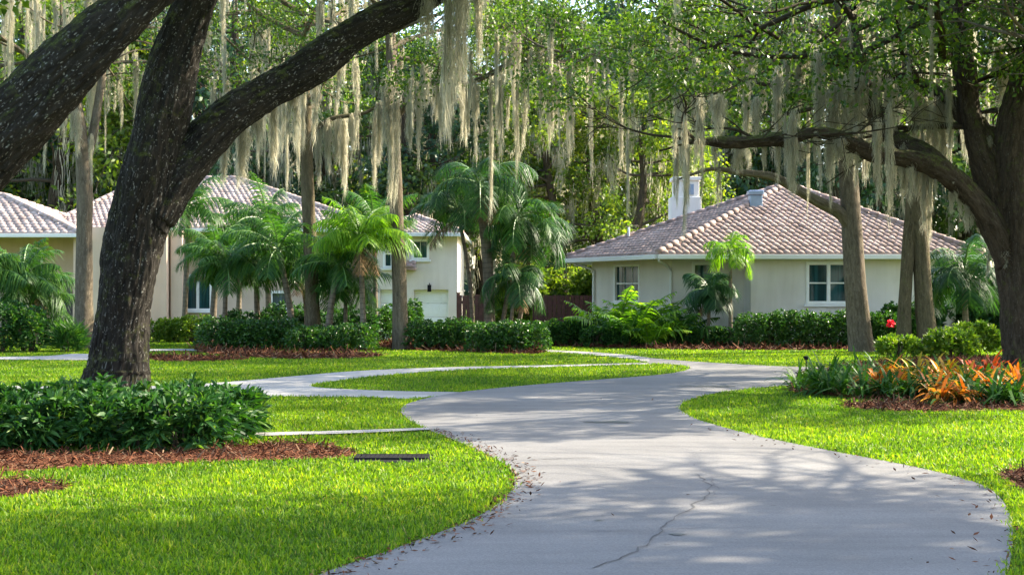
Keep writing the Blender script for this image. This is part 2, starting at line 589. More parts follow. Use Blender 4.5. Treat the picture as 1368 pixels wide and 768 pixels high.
def flat_poly(name, poly, z, m, kind='structure'):
    tris = tessellate_polygon([[Vector((p[0], p[1], 0)) for p in poly]])
    mb = MB()
    mb.add([(p[0], p[1], z) for p in poly], np.array(tris))
    o = mb.build(name, m)
    # face up
    me = o.data
    if sum(p.normal.z for p in me.polygons) < 0:
        me.flip_normals()
    return tag(o, kind=kind)


# ------------------------------------------------------------------ ground layout (measured on the ground plane)
def gpoly(px, n=5):
    return spline([G(x, y) for x, y in px], n)


left_edge = gpoly([(300, 830), (430, 768), (545, 728), (640, 690), (684, 655), (682, 628), (650, 607), (600, 586), (562, 570), (540, 556), (536, 546),
                   (556, 536), (610, 525), (700, 515.5), (800, 507.5), (880, 501), (914, 495.5), (921, 491), (905, 487.6), (868, 485.2)], 6)
far_edge = gpoly([(868, 478.5), (930, 483.5), (1000, 487.5), (1055, 490), (1200, 493), (1500, 494)], 4)
right_edge = gpoly([(1700, 515), (1250, 515), (1070, 515.5), (1015, 518.5), (960, 525), (918, 536), (909, 546), (930, 560), (1000, 580), (1100, 601), (1200, 620),
                    (1290, 641), (1332, 662), (1352, 700), (1346, 768), (1310, 850)], 6)
driveway_poly = np.vstack([left_edge, far_edge, right_edge, [[2.5, 1.0], [-2.4, 1.0]]])

side_up = gpoly([(-260, 511), (0, 515.5), (160, 516.5), (250, 514), (320, 509), (400, 502), (480, 495.5), (600, 490.6), (740, 487.8), (862, 484.6)], 5)
side_lo = gpoly([(872, 485.6), (860, 487), (740, 490.4), (610, 494.5), (505, 502.5), (435, 511), (416, 515.6), (436, 518.6), (500, 521.5), (560, 523.2), (612, 524), (620, 527), (575, 530), (546, 533), (500, 531), (420, 530), (330, 529), (250, 528.5), (160, 527.5), (0, 526.5), (-260, 524)], 5)
side_poly = np.vstack([side_up, side_lo])
far_up = gpoly([(690, 466.2), (730, 467.6), (790, 470.4), (840, 474.4), (872, 478.6)], 5)
far_lo = gpoly([(868, 484.4), (842, 480), (800, 475), (740, 470.4), (690, 468)], 5)
far_poly = np.vstack([far_up, far_lo])
walk_poly = np.vstack([gpoly([(250, 582.5), (360, 579.5), (460, 577), (572, 573.2)], 4), gpoly([(577, 575.6), (470, 580.5), (360, 583.8), (250, 587)], 4)])
step_poly = np.vstack([gpoly([(-40, 478), (60, 476.5), (95, 473.5), (130, 474)], 3), gpoly([(128, 482), (60, 481.5), (-40, 481)], 3)])
walk2_poly = np.vstack([gpoly([(196, 467.2), (240, 466.6), (290, 468)], 3), gpoly([(290, 470.4), (240, 469), (196, 470)], 3)])

mulch_left = gpoly([(-120, 600), (0, 604), (100, 606), (220, 604), (330, 596), (395, 592), (450, 600), (478, 606), (440, 613), (330, 616), (200, 621), (80, 627), (0, 632), (-140, 640)], 4)
mulch_left = np.vstack([mulch_left, [G(-200, 560)], [G(-140, 545)], [G(40, 540)], [G(250, 545)], [G(330, 570)]])
mulch_spot = gpoly([(-60, 642), (0, 640), (60, 645), (92, 652), (40, 662), (0, 666), (-70, 672)], 4)
mulch_mid = gpoly([(245, 466), (330, 469), (390, 472.2), (470, 472), (510, 475.6), (470, 479), (390, 479.6), (310, 476), (262, 470)], 4)
mulch_mid = np.vstack([mulch_mid, [G(270, 458)], [G(420, 456)], [G(490, 460)]])
mulch_mid2 = gpoly([(505, 463), (540, 467.5), (600, 469.5), (700, 473), (726, 470), (700, 461), (600, 457), (520, 457)], 4)
mulch_dark = gpoly([(190, 478), (240, 476), (300, 477.5), (335, 480), (280, 483), (215, 483)], 4)
mulch_right = gpoly([(1055, 523), (1120, 531), (1190, 536), (1130, 539.5), (1140, 546), (1230, 550), (1330, 548), (1480, 546), (1560, 500), (1380, 478), (1180, 484), (1075, 500)], 4)
mulch_edge = gpoly([(1334, 634), (1356, 628), (1420, 624), (1450, 640), (1420, 658), (1376, 658), (1352, 648)], 4)
mulch_house = gpoly([(720, 462), (780, 464), (900, 467), (1000, 468.2), (1100, 467.6), (1205, 466), (1330, 462), (1330, 456), (1000, 457), (730, 457)], 4)
mulches = [mulch_left, mulch_spot, mulch_mid, mulch_mid2, mulch_dark, mulch_right, mulch_edge, mulch_house]
paved = [driveway_poly, side_poly, far_poly, walk_poly, step_poly, walk2_poly]


def dip(x, y):
    a = np.clip((y - 46) / 6, 0, 1)
    b = np.exp(-((x + 3.4) / 3.2) ** 4)
    return -0.38 * a * a * (3 - 2 * a) * b


gx = np.concatenate([[-400, -150, -60, -30], np.linspace(-16, 16, 65), [30, 60, 150, 400]])
gy = np.concatenate([[-60, 0, 20, 40], np.linspace(44, 60, 33), [75, 110, 200, 500]])
XX, YY = np.meshgrid(gx, gy, indexing='ij')
VV = np.stack([XX, YY, dip(XX, YY)], -1).reshape(-1, 3)
ni, nj = len(gx), len(gy)
ii = np.arange(ni - 1)[:, None] * nj + np.arange(nj - 1)[None]
FF = np.stack([ii, ii + nj, ii + nj + 1, ii + 1], -1).reshape(-1, 4)
mb = MB()
mb.add(VV, FF)
tag(mb.build('ground', M['ground']), kind='structure')
flat_poly('driveway', driveway_poly, 0.010, M['asphalt'])
flat_poly('side_path', side_poly, 0.006, M['concrete'])
flat_poly('far_path', far_poly, 0.006, M['concrete'])
flat_poly('walkway', walk_poly, 0.020, M['concrete'])
flat_poly('entry_path', step_poly, 0.020, M['concrete'])
flat_poly('garden_path', walk2_poly, 0.020, M['concrete'])

# cracks and damp marks in the driveway
rng = np.random.default_rng(5)


def crack(px, w):
    P = np.array([G(x, y) for x, y in px])
    P = spline(P, 6)
    P[1:-1] += rng.normal(0, 0.018, (len(P) - 2, 2))
    T = nrm(np.gradient(P, axis=0))
    Nn = np.stack([-T[:, 1], T[:, 0]], 1)
    ww = w * rng.uniform(0.4, 1.3, len(P))[:, None]
    ww[0] = ww[-1] = 0.001
    V = np.concatenate([np.hstack([P - Nn * ww, np.full((len(P), 1), 0.014)]), np.hstack([P + Nn * ww, np.full((len(P), 1), 0.014)])])
    n = len(P)
    i = np.arange(n - 1)
    return V, np.stack([i, i + 1, i + n + 1, i + n], 1)


mb = MB()
for px, w in (([(790, 762), (850, 738), (880, 715), (905, 692), (940, 668), (944, 650), (930, 634)], 0.006), ([(945, 668), (958, 655), (950, 640)], 0.003),
              ([(700, 712), (800, 711), (905, 708), (1040, 706)], 0.0025), ([(690, 617), (740, 614), (790, 612.5)], 0.006), ([(770, 563), (830, 565), (850, 566)], 0.008)):
    mb.add(*crack(px, w))
tag(mb.build('driveway_cracks', M['crack']), kind='structure')
mb = MB()
for (px, py, rx, ry) in ((948, 517, 0.40, 0.16), (815, 565, 0.25, 0.10), (905, 716, 0.045, 0.03), (800, 697, 0.03, 0.02)):
    c = G(px, py)
    th = np.linspace(0, 2 * np.pi, 22, endpoint=False)
    rr = 1 + 0.25 * np.sin(3 * th + px) + 0.15 * np.sin(5 * th)
    V = np.stack([c[0] + rx * rr * np.cos(th), c[1] + ry * rr * np.sin(th), np.full(22, 0.0145)], 1)
    V = np.vstack([V, [[c[0], c[1], 0.0145]]])
    i = np.arange(22)
    mb.add(V, np.stack([i, (i + 1) % 22, np.full(22, 22)], 1))
tag(mb.build('damp_marks', M['damp']), kind='structure')


def mulch_bed(name, poly, seed, dens=1.0):
    rng = np.random.default_rng(seed)
    lo, hi = poly.min(0), poly.max(0)
    area = (hi - lo).prod()
    Y = poly[:, 1].mean()
    d = 900 * dens * min(1, (14 / Y) ** 1.3)
    n = int(min(area * d, 90000))
    x, y = rng.uniform(lo[0], hi[0], n), rng.uniform(lo[1], hi[1], n)
    # a loose edge
    cx, cy = poly.mean(0)
    k = in_poly(cx + (x - cx) * rng.uniform(0.96, 1.0, n), cy + (y - cy) * rng.uniform(0.93, 1.0, n), poly)
    x, y = x[k], y[k]
    n = len(x)
    mb = MB()
    tris = tessellate_polygon([[Vector((p[0], p[1], 0)) for p in poly]])
    mb.add([(p[0], p[1], 0.008) for p in poly], np.array(tris))
    D = rng.normal(size=(n, 3)) * (1, 1, 0.35)
    D[:, 2] += 0.12
    D = nrm(D)
    s = max(1.0, Y / 16)
    mb.blades(np.stack([x, y, rng.uniform(0.01, 0.04, n)], 1), D, side_of(rng, D) * (1, 1, 0.5), rng.uniform(0.04, 0.11, n) * s, rng.uniform(0.008, 0.022, n) * s, [(0, 0.8), (1, 0.6)])
    o = mb.build(name, M['mulch'])
    return tag(o, kind='structure')


for i, p in enumerate(mulches):
    mulch_bed('mulch_bed', p, 40 + i)


# ------------------------------------------------------------------ grass
def grass():
    rng = np.random.default_rng(11)
    mbn = MB()
    bands = [(6.6, 9.5), (9.5, 12), (12, 15), (15, 19), (19, 24), (24, 30), (30, 37), (37, 47)]
    dg_ = G(524, 611.5)
    bad = paved + mulches + [[(dg_[0] - .36, dg_[1] - .38), (dg_[0] + .36, dg_[1] - .38), (dg_[0] + .36, dg_[1] + .22), (dg_[0] - .36, dg_[1] + .22)]]
    for y0, y1 in bands:
        ym = (y0 + y1) / 2
        hw = ym * 0.36 + 2.0
        d = 5600 * min(1, (9.0 / ym) ** 1.75)
        n = int(d * (y1 - y0) * 2 * hw)
        x, y = rng.uniform(-hw, hw, n), rng.uniform(y0, y1, n)
        k = np.ones(n, bool)
        # ragged edge: the lawn hangs a little over what it borders
        jx, jy = rng.normal(0, 0.03, n), rng.normal(0, 0.03, n)
        for p in bad:
            k &= ~in_poly(x + jx, y + jy, p)
        # thin patches
        pn = np.sin(x * 1.7 + np.sin(y * 1.3) * 2) * np.sin(y * 1.1 + x * 0.6)
        k &= rng.uniform(0, 1, n) < 0.86 + 0.14 * pn
        x, y = x[k], y[k]
        n = len(x)
        s = max(1.0, ym / 9.0) ** 0.8
        D = rng.normal(0, 0.42, (n, 3))
        D[:, 2] = 1
        D = nrm(D)
        az = rng.uniform(0, 2 * np.pi, n)
        S = np.stack([np.cos(az), np.sin(az), np.zeros(n)], 1)
        L = rng.uniform(0.022, 0.062, n) * (1.0 if y0 < 14 else .75)
        tuft = np.sin(x * 5.1 + np.sin(y * 3.7) * 2) * np.sin(y * 6.3 + np.sin(x * 4.4) * 2)
        L = L * (1 + .28 * tuft) * np.where(rng.uniform(0, 1, n) < .03, 1.5, 1)
        Wd = rng.uniform(0.006, 0.012, n) * s
        P = np.stack([x, y, np.full(n, -0.002)], 1)
        if y0 < 14:
            mbn.blades(P, D, S, L, Wd, [(0, 1), (0.55, 0.85), (1, 0.1)], rng.uniform(0.0, 0.55, n))
        else:
            mbn.blades(P, D, S, L, Wd, [(0, 1), (1, 0.25)])
    tag(mbn.build('grass', M['grass']), kind='stuff')


grass()


# ------------------------------------------------------------------ trees
def grow(rng, p, d, L, r, lvl, paths, tips, flat=0.25, lift=0.05, kids=(3, 5)):
    n = 4 if lvl else 3
    pts, rad = [np.array(p, float)], [r]
    d = nrm(d)
    dirs = [d]
    for i in range(n):
        d = d + rng.normal(0, 0.20, 3)
        d[2] = d[2] * (1 - flat * 0.5) + lift
        d = nrm(d)
        pts.append(pts[-1] + d * L / n)
        rad.append(r * (1 - 0.62 * (i + 1) / n))
        dirs.append(d)
    paths.append((pts, rad, lvl))
    if lvl == 0:
        tips.append(pts[-1])
        tips.append(pts[-2] + rng.normal(0, 0.15, 3))
        return
    for k in range(rng.integers(*kids) + (1 if lvl > 1 else 0)):
        t = rng.uniform(0.3, 1.0)
        f = t * n
        i = min(int(f), n - 1)
        q = pts[i] + (pts[i + 1] - pts[i]) * (f - i)
        c = nrm(np.cross(dirs[i], rand_unit(rng, 1)[0]))
        a = rng.uniform(0.5, 1.05)
        dd = dirs[i] * math.cos(a) + c * math.sin(a)
        dd[2] *= (1 - flat)
        grow(rng, q, dd, L * rng.uniform(0.42, 0.66), max(0.012, r * (1 - 0.55 * t) * 0.55), lvl - 1, paths, tips, flat, lift, kids)


def leaf_cloud(rng, tips, per, rad, L, Wd, squash=0.7, droop=0.2):
    tips = np.asarray(tips)
    n = len(tips) * per
    idx = np.repeat(np.arange(len(tips)), per)
    sc = rng.uniform(0.55, 1.25, len(tips))[idx]
    o = rand_unit(rng, n) * (rng.uniform(0, 1, n) ** 0.45)[:, None] * rad * sc[:, None]
    o[:, 2] *= squash
    P = tips[idx] + o
    D = nrm(o + rand_unit(rng, n) * rad * 0.7 + np.array([0, 0, -droop * rad]))
    return P, D, side_of(rng, D), rng.uniform(0.7, 1.3, n) * L, rng.uniform(0.7, 1.3, n) * Wd


def bark_coords(V, paths):
    """axial / angular coordinates of each vertex about the nearest limb axis."""
    A, B, S, Rr, Re = [], [], [], [], []
    for pi, (pts, rad, *_) in enumerate(paths):
        P = spline(np.hstack([np.asarray(pts), np.asarray(rad)[:, None]]), 3)
        seg = np.linalg.norm(np.diff(P[:, :3], axis=0), axis=1)
        s = np.concatenate([[0], np.cumsum(seg)]) + pi * 3.7
        A.append(P[:-1, :3]); B.append(P[1:, :3]); S.append(s[:-1]); Rr.append(P[:-1, 3]); Re.append(P[1:, 3])
    A, B, S, Rr, Re = map(np.concatenate, (A, B, S, Rr, Re))
    AB = B - A
    ll = (AB ** 2).sum(1)
    best = np.full(len(V), 1e9)
    out = np.zeros((len(V), 3))
    for i in range(len(A)):
        t = np.clip(((V - A[i]) @ AB[i]) / ll[i], 0, 1)
        q = A[i] + t[:, None] * AB[i]
        off = V - q
        d = np.linalg.norm(off, axis=1)
        m = d - (Rr[i] + t * (Re[i] - Rr[i]))
        k = m < best
        ax = AB[i] / math.sqrt(ll[i])
        x = nrm(np.cross(ax, [0.3, 1, 0.1]))
        y = np.cross(ax, x)
        val = np.stack([off @ x, off @ y, S[i] + t * math.sqrt(ll[i])], 1)
        out[k] = val[k]
        best[k] = m[k]
    return out


def fused_trunk(name, paths, m, parent, voxel, rough=0.03):
    """limbs grown together into one skin, with ridged bark in the geometry."""
    mb = MB()
    for i, (pts, rad, *_) in enumerate(paths):
        mb.tube(pts, rad, 16, 5, 0.10, seed=i * 1.7)
    o = mb.build(name, m, parent, True)
    md = o.modifiers.new('remesh', 'REMESH')
    md.mode = 'VOXEL'
    md.voxel_size = voxel
    sm = o.modifiers.new('smooth', 'SMOOTH')
    sm.iterations = 6
    sm.factor = 0.5
    dg = bpy.context.evaluated_depsgraph_get()
    me = bpy.data.meshes.new_from_object(o.evaluated_get(dg))
    o.modifiers.clear()
    old = o.data
    o.data = me
    bpy.data.meshes.remove(old)
    V = np.empty(len(me.vertices) * 3, np.float32)
    me.vertices.foreach_get('co', V)
    V = V.reshape(-1, 3).astype(float)
    Nn = np.empty(len(me.vertices) * 3, np.float32)
    me.vertex_normals.foreach_get('vector', Nn)
    Nn = Nn.reshape(-1, 3)
    bk = bark_coords(V, paths)
    h = np.empty(len(V))
    for i in range(len(V)):
        q = bk[i]
        a = mnoise.noise((q[0] * 13, q[1] * 13, q[2] * 2.6))
        b2 = mnoise.noise((q[0] * 30 + 7, q[1] * 30, q[2] * 8))
        c = mnoise.noise((q[0] * 2.5, q[1] * 2.5, q[2] * 1.1 + 5))
        h[i] = (0.5 - abs(a)) * 0.9 + b2 * 0.35 + c * 1.6
    V += Nn * (h * rough)[:, None]
    me.vertices.foreach_set('co', V.astype(np.float32).ravel())
    a = me.attributes.new('bark', 'FLOAT_VECTOR', 'POINT')
    a.data.foreach_set('vector', bk.astype(np.float32).ravel())
    me.polygons.foreach_set('use_smooth', np.full(len(me.polygons), True))
    me.update()
    return o


# Spanish moss: a few clumps, reused at many sizes
def moss_mesh(seed, wide, tufts, per):
    """several shaggy tufts of short overlapping wisps, hung along a stretch of branch; unit length, scaled when hung."""
    rng = np.random.default_rng(seed)
    Ps, Ds, Ls, Ws = [], [], [], []
    for k in range(tufts):
        x0, y0 = rng.normal(0, wide * .5), rng.normal(0, wide * .2)
        ln = rng.beta(2.0, 1.5) * 1.0 + .12
        if k == 0:
            x0, y0, ln = 0, 0, 1.0
        ln *= np.clip(1.15 - .75 * abs(x0) / wide, .2, 1)
        zs = 0 if k == 0 else -abs(rng.normal(0, .07))
        r0 = rng.uniform(.010, .034) * (0.6 + .6 * ln)
        n = int(per * ln) + 14
        t = rng.uniform(0, 1, n) ** 1.15
        wx = np.sin(t * rng.uniform(2, 5) + rng.uniform(0, 6)) * .03
        wy = np.sin(t * rng.uniform(2, 5) + rng.uniform(0, 6)) * .02
        rr = r0 * (np.clip(1 - t, 0, 1) ** .6 * (.75 + .5 * np.sin(t * rng.uniform(5, 14) + rng.uniform(0, 6)) ** 2) + .05)
        o = rng.normal(size=(n, 2)) * rr[:, None]
        Ps.append(np.stack([x0 + wx + o[:, 0], y0 + wy + o[:, 1], .03 + zs - t * ln * .9], 1))
        Ds.append(nrm(np.stack([o[:, 0] * 1.2, o[:, 1] * 1.2, np.full(n, -.5)], 1) + rng.normal(0, .13, (n, 3)) * (1, 1, .4)))
        Ls.append(rng.uniform(.06, .20, n) * (.6 + .5 * ln))
        Ws.append(rng.uniform(.003, .009, n))
    P, D = np.vstack(Ps), np.vstack(Ds)
    mb = MB()
    mb.blades(P, D, side_of(rng, D) * (1, 1, .2), np.concatenate(Ls), np.concatenate(Ws), [(0, .9), (.2, 1), (.4, 1), (.6, .8), (.8, .6), (1, .15)], .35, curl=rng.normal(0, .14, (len(P), 3)) * (1, 1, .1))
    o = mb.build('hanging_moss', M['moss'])
    me = o.data
    bpy.data.objects.remove(o)
    return me


MOSS = [moss_mesh(100 + i, w, k, q) for i, (w, k, q) in enumerate(((.06, 3, 330), (.10, 4, 300), (.14, 5, 280), (.08, 3, 320), (.12, 5, 280), (.20, 7, 250), (.05, 2, 380), (.28, 9, 220)))]


def hang_moss(rng, tree, pos, length, width=None):
    me = MOSS[rng.integers(0, len(MOSS))]
    o = bpy.data.objects.new('hanging_moss', me)
    COL.objects.link(o)
    o.parent = tree
    o.location = Vector(pos) - tree.location
    w = width or rng.uniform(0.35, 1.1)
    o.scale = (w, w * .9, length)
    o.rotation_euler = (0, 0, rng.uniform(0, 6.28))
    return o


def tree(name, label, base, stems, limbs, leaf, bark, seed, per=27, rad=0.55, L=0.095, Wd=0.055, moss=(0, 1, 2), fused=0.0, group=None, mosszone=None, lvl=2, squash=0.6, rough=0.03, minz=None, keep=None):
    """stems: measured paths (pts, rad); limbs: (start, direction, length, radius) grown at random from a stem."""
    rng = np.random.default_rng(seed)
    t = empty(name, (base[0], base[1], 0), label, 'tree', group)
    off = np.array([base[0], base[1], 0.0])
    paths, tips = [], []
    for (p, d, ln, r) in limbs:
        grow(rng, p, d, ln, r, lvl, paths, tips)
    tips = np.array(tips)
    if minz is not None and len(tips):
        tips = tips[tips[:, 2] > minz + rng.uniform(-0.4, 0.4, len(tips))]
    if keep is not None and len(tips):
        tips = tips[keep(tips)]
    shift = lambda pts: [np.asarray(q) - off for q in pts]
    main = [(shift(p), r, 9) for p, r in stems]
    if fused:
        fused_trunk('trunk', main, bark, t, fused, rough)
        mb = MB()
    else:
        mb = MB()
        for i, (p, r, _) in enumerate(main):
            mb.tube(p, r, 14, 5, 0.08, seed=i * 2.1 + seed)
        mb.build('trunk', bark, t, True, True)
        mb = MB()
    for (p, r, l) in paths:
        mb.tube(shift(p), r, 8 if l > 1 else 5, 3 if l > 1 else 2, 0.05, cap=False)
    if paths:
        mb.build('branches', bark, t, True, True)
    if len(tips):
        mb = MB()
        mb.blades(*leaf_cloud(rng, tips - off, per, rad, L, Wd, squash), LEAF, 0.15)
        mb.build('crown', leaf, t)
    n, lo, hi = moss
    cand = [q for (p, r, l) in paths for q in p[1:] if l >= 1]
    if mosszone is not None:
        cand = [q for q in cand if mosszone(q)]
    if n and cand:
        for k in rng.permutation(len(cand))[:n]:
            hang_moss(rng, t, cand[k], rng.uniform(lo, hi))
    return t, paths, tips


def st(pts, Y, dY=0.0):
    """measured stem: (px, py, radius) rows at distance Y (drifting by dY along the way)."""
    n = len(pts)
    return [W(a, b, Y + dY * i / max(1, n - 1)) for i, (a, b, r) in enumerate(pts)], [r for a, b, r in pts]


def crown_limbs(rng, top, n, L, r, el=(0.1, 0.7), zj=1.5, az0=None):
    out = []
    for k in range(n):
        az = (az0 if az0 is not None else 0) + 2 * math.pi * k / n + rng.uniform(-0.4, 0.4)
        e = rng.uniform(*el)
        d = np.array([math.cos(az) * math.cos(e), math.sin(az) * math.cos(e), math.sin(e)])
        out.append((top + np.array([0, 0, rng.uniform(-zj, zj * 0.4)]), d, L * rng.uniform(0.75, 1.2), r))
    return out


rg = np.random.default_rng(3)

# --- great oak on the left
Y = 18.0
A_main = st([(150, 560, .78), (152, 540, .52), (157, 490, .38), (163, 430, .345), (181, 310, .355), (196, 240, .37), (207, 185, .335), (216, 140, .33), (228, 90, .29), (247, 40, .26), (268, -10, .24), (300, -90, .21), (330, -180, .16)], Y)
A_limb = st([(205, 290, .25), (228, 240, .275), (258, 203, .275), (300, 162, .265), (350, 126, .245), (420, 84, .215), (480, 46, .20), (530, 17, .21), (590, -16, .19), (680, -70, .16), (780, -120, .11)], Y, 1.2)
lim = crown_limbs(rg, A_main[0][-1], 8, 3.8, .12, (0.25, 0.9), .3) + crown_limbs(rg, A_limb[0][-1], 6, 3.2, .08, (0.3, 1.0), .2)
oakA, pA, _ = tree('oak_tree', 'massive forked oak with dark flecked bark rising from the left shrub bed', W(150, 551, Y), [A_main, A_limb], lim, M['oak_leaf'], M['bark_oak'], 21,
                   per=44, rad=.6, L=.11, Wd=.065, moss=(0, 1, 2), fused=0.016, minz=5.6, rough=.045)
for (x, y, ln, w) in ((298, 172, .7, 1.1), (322, 152, .9, 1.2), (345, 134, .6, 1.0), (366, 120, 1.1, 1.1), (392, 104, .9, 1.2), (420, 88, 1.0, 1.0), (452, 66, .7, 1.0), (598, -20, 1.9, 1.2), (612, -30, 1.6, 1.3), (570, -20, .8, 1), (640, -40, 1.2, 1.0)):
    hang_moss(rg, oakA, W(x, y, Y + .75), ln, w * .8)

# --- oak standing outside the frame, its limb crossing the upper left corner
Y = 15.0
A2_main = st([(-262, 590, .62), (-250, 560, .5), (-215, 440, .44), (-160, 340, .43), (-100, 280, .42), (-40, 220, .39), (0, 178, .36), (60, 118, .325), (120, 62, .30), (165, 22, .275), (215, -30, .235), (290, -110, .18)], Y)
A2_up = st([(-160, 345, .3), (-190, 240, .3), (-230, 100, .26), (-250, -60, .2)], Y)
lim = crown_limbs(rg, A2_main[0][-1], 6, 3.0, .1, (0.55, 1.2), .2) + crown_limbs(rg, A2_up[0][-1], 6, 3.6, .12, (0.3, .9), .3)
tree('oak_tree', 'oak whose thick mossy limb crosses the upper left corner', W(-262, 583, Y), [A2_main, A2_up], lim, M['oak_leaf'], M['bark_oak'], 22, per=34, rad=.6, L=.13, Wd=.08, fused=0.018, minz=5.0, rough=.045)

# --- great oak on the right
Y = 27.0
B_main = st([(1374, 506, .56), (1370, 470, .44), (1366, 420, .40), (1360, 340, .385), (1356, 270, .39), (1354, 215, .37), (1360, 150, .33), (1380, 60, .3), (1400, -40, .24), (1420, -120, .18)], Y)
B_left = st([(1340, 300, .24), (1322, 240, .25), (1304, 190, .22), (1292, 130, .19), (1284, 60, .16), (1270, -20, .13)], Y, .5)
B_limb = st([(1350, 360, .20), (1332, 315, .235), (1308, 277, .225), (1280, 246, .20), (1245, 224, .185), (1205, 210, .16), (1165, 204, .14), (1128, 188, .125), (1092, 177, .12), (1040, 186, .11), (990, 192, .08), (930, 190, .055), (880, 202, .03)], Y, -1.2)
B_up = st([(1270, 236, .17), (1235, 210, .19), (1205, 190, .165), (1178, 166, .145), (1160, 132, .12), (1148, 80, .10), (1140, 20, .07)], Y, 1.6)
B_mid = st([(1340, 220, .15), (1300, 165, .17), (1265, 135, .155), (1230, 113, .13), (1180, 97, .11), (1110, 82, .08), (1040, 72, .05)], Y, 2.2)
lim = crown_limbs(rg, B_main[0][-1], 7, 4.4, .14, (-.05, 0.6)) + crown_limbs(rg, B_left[0][-1], 6, 4.2, .10, (-.1, .5)) + crown_limbs(rg, B_up[0][-1], 6, 3.8, .07, (-.1, .5)) \
    + crown_limbs(rg, B_mid[0][-1], 5, 3.2, .05, (-.1, .5)) + crown_limbs(rg, B_main[0][6], 4, 3.0, .10, (0.1, .5)) + crown_limbs(rg, B_mid[0][3], 3, 2.2, .06, (0.2, .9)) \
    + crown_limbs(rg, B_limb[0][-2], 3, 1.8, .035, (0.0, .5), .1) + crown_limbs(rg, B_limb[0][-4], 2, 1.6, .04, (0.2, .8), .1)
oakB, pB, _ = tree('oak_tree', 'great spreading oak at the right edge, moss on its long low limb', W(1362, 498.6, Y), [B_main, B_left, B_limb, B_up, B_mid], lim, M['oak_leaf'], M['bark_brown'], 23,
                   per=52, rad=.65, L=.10, Wd=.058, moss=(60, .6, 2.2), fused=0.024, minz=5.3, rough=.045, mosszone=lambda q: q[2] > 4.4)
for (x, y, ln, w) in ((1130, 100, 1.9, 1.8), (1110, 110, 1.5, 1.6), (1150, 95, 1.6, 1.5), (1040, 90, 1.4, 1.3), (1010, 130, 1.0, 1.2), (1068, 188, .5, .8), (985, 192, .6, .9), (955, 190, .5, .8), (1188, 100, 1.5, 1.3),
                      (1225, 120, 1.4, 1.4), (1250, 130, 1.3, 1.6), (1262, 140, 1.5, 1.3), (1335, 60, 1.2, 1.2), (1345, 50, 1.4, 1.1), (930, 80, 2.0, 1.0), (905, 95, 1.7, 1.1), (1092, 60, 2.1, 1.2)):
    hang_moss(rg, oakB, W(x, y, Y + .6), ln, w)

# --- slimmer moss-hung trees standing among the houses
G_SLIM = 'slim moss-hung trees on the lawns'


def slim(label, base_px, Y, stems, seed, bark, top_i=-1, n=7, L=3.7, leaf='oak_leaf', moss=(60, .6, 2.8), lows=(), **kw):
    rng = np.random.default_rng(seed + 500)
    top = stems[0][0][top_i]
    lim = crown_limbs(rng, top, n, L, .08, (-.05, .75), 2.2)
    lim += crown_limbs(rng, top + np.array([0, 0, 2.0]) * 0 + np.array([0, 0, -1.6]), max(3, n // 2), L * 0.9, .07, (-.05, .35), .8, .7)
    lim += list(lows)
    return tree('oak_tree', label, W(base_px[0], base_px[1], Y), stems, lim, M[leaf], M[bark], seed, group=G_SLIM, moss=moss, **kw)


Y = 37.0
D_main = st([(1151, 474, .40), (1150, 462, .34), (1147, 430, .305), (1143, 380, .28), (1138, 300, .26), (1132, 220, .24), (1126, 140, .2), (1118, 50, .16), (1110, -40, .12)], Y)
D_br = st([(1138, 310, .14), (1122, 284, .16), (1090, 268, .145), (1060, 251, .13), (1030, 236, .105), (985, 230, .08), (950, 226, .05), (905, 240, .025)], Y, -.8)
D_l = st([(1127, 160, .13), (1085, 118, .11), (1030, 112, .09), (965, 78, .07), (890, 84, .055), (820, 62, .04), (750, 70, .02)], Y, -2.2)
rdl = np.random.default_rng(17)
lowsD = [(D_l[0][i] , (rdl.normal(0, 1), rdl.normal(0, 1), rdl.uniform(-.25, .5)), rdl.uniform(1.5, 2.8), .035) for i in (2, 2, 3, 3, 4, 4, 5, 5, 5, 6, 6)]
D_r = st([(1124, 120, .12), (1170, 92, .10), (1230, 84, .08), (1300, 88, .05), (1350, 100, .02)], Y, 1.0)
tD, _, _ = slim('straight grey trunk with a bare low branch, in front of the double window', (1150, 470), Y, [D_main, D_br, D_l, D_r], 31, 'bark_grey', minz=5.6, moss=(80, .5, 2.3), lows=lowsD)
Y = 36.0
E1 = st([(1208, 476, .23), (1208, 455, .19), (1209, 400, .165), (1214, 320, .16), (1221, 245, .16)], Y)
E2 = st([(1242, 476, .34), (1240, 460, .27), (1236, 420, .235), (1230, 330, .215), (1222, 250, .25), (1218, 180, .22), (1215, 100, .18), (1210, 0, .14)], Y)
slim('twin trunk tree, green moss on its thinner stem, right of the double window', (1232, 472), Y, [E2, E1], 32, 'bark_moss', minz=6.2)
Y = 38.5
F_main = st([(537, 471, .30), (536, 458, .235), (534, 400, .205), (531, 320, .19), (528, 240, .18), (525, 150, .17), (522, 60, .14), (520, -30, .1)], Y)
F_l1 = st([(526, 160, .10), (570, 112, .09), (625, 112, .075), (690, 84, .055), (745, 78, .04), (800, 40, .02)], Y, -1.0)
lowsF = [(F_l1[0][i], (rdl.normal(0, 1), rdl.normal(0, 1), rdl.uniform(-.25, .5)), rdl.uniform(1.4, 2.6), .03) for i in (1, 2, 2, 3, 3, 4, 4, 5)]
tF, _, _ = slim('slim moss draped trunk in front of the garage doors', (536, 467), Y, [F_main, F_l1], 33, 'bark_grey', minz=5.6, per=30, lows=lowsF, moss=(60, .6, 2.6))
Y = 40.0
G_main = st([(420, 470, .28), (419, 455, .23), (417, 400, .2), (414, 320, .19), (411, 240, .18), (409, 150, .15), (406, 60, .12)], Y)
G_l1 = st([(409, 190, .1), (440, 160, .07), (490, 150, .05), (530, 120, .03)], Y, .6)
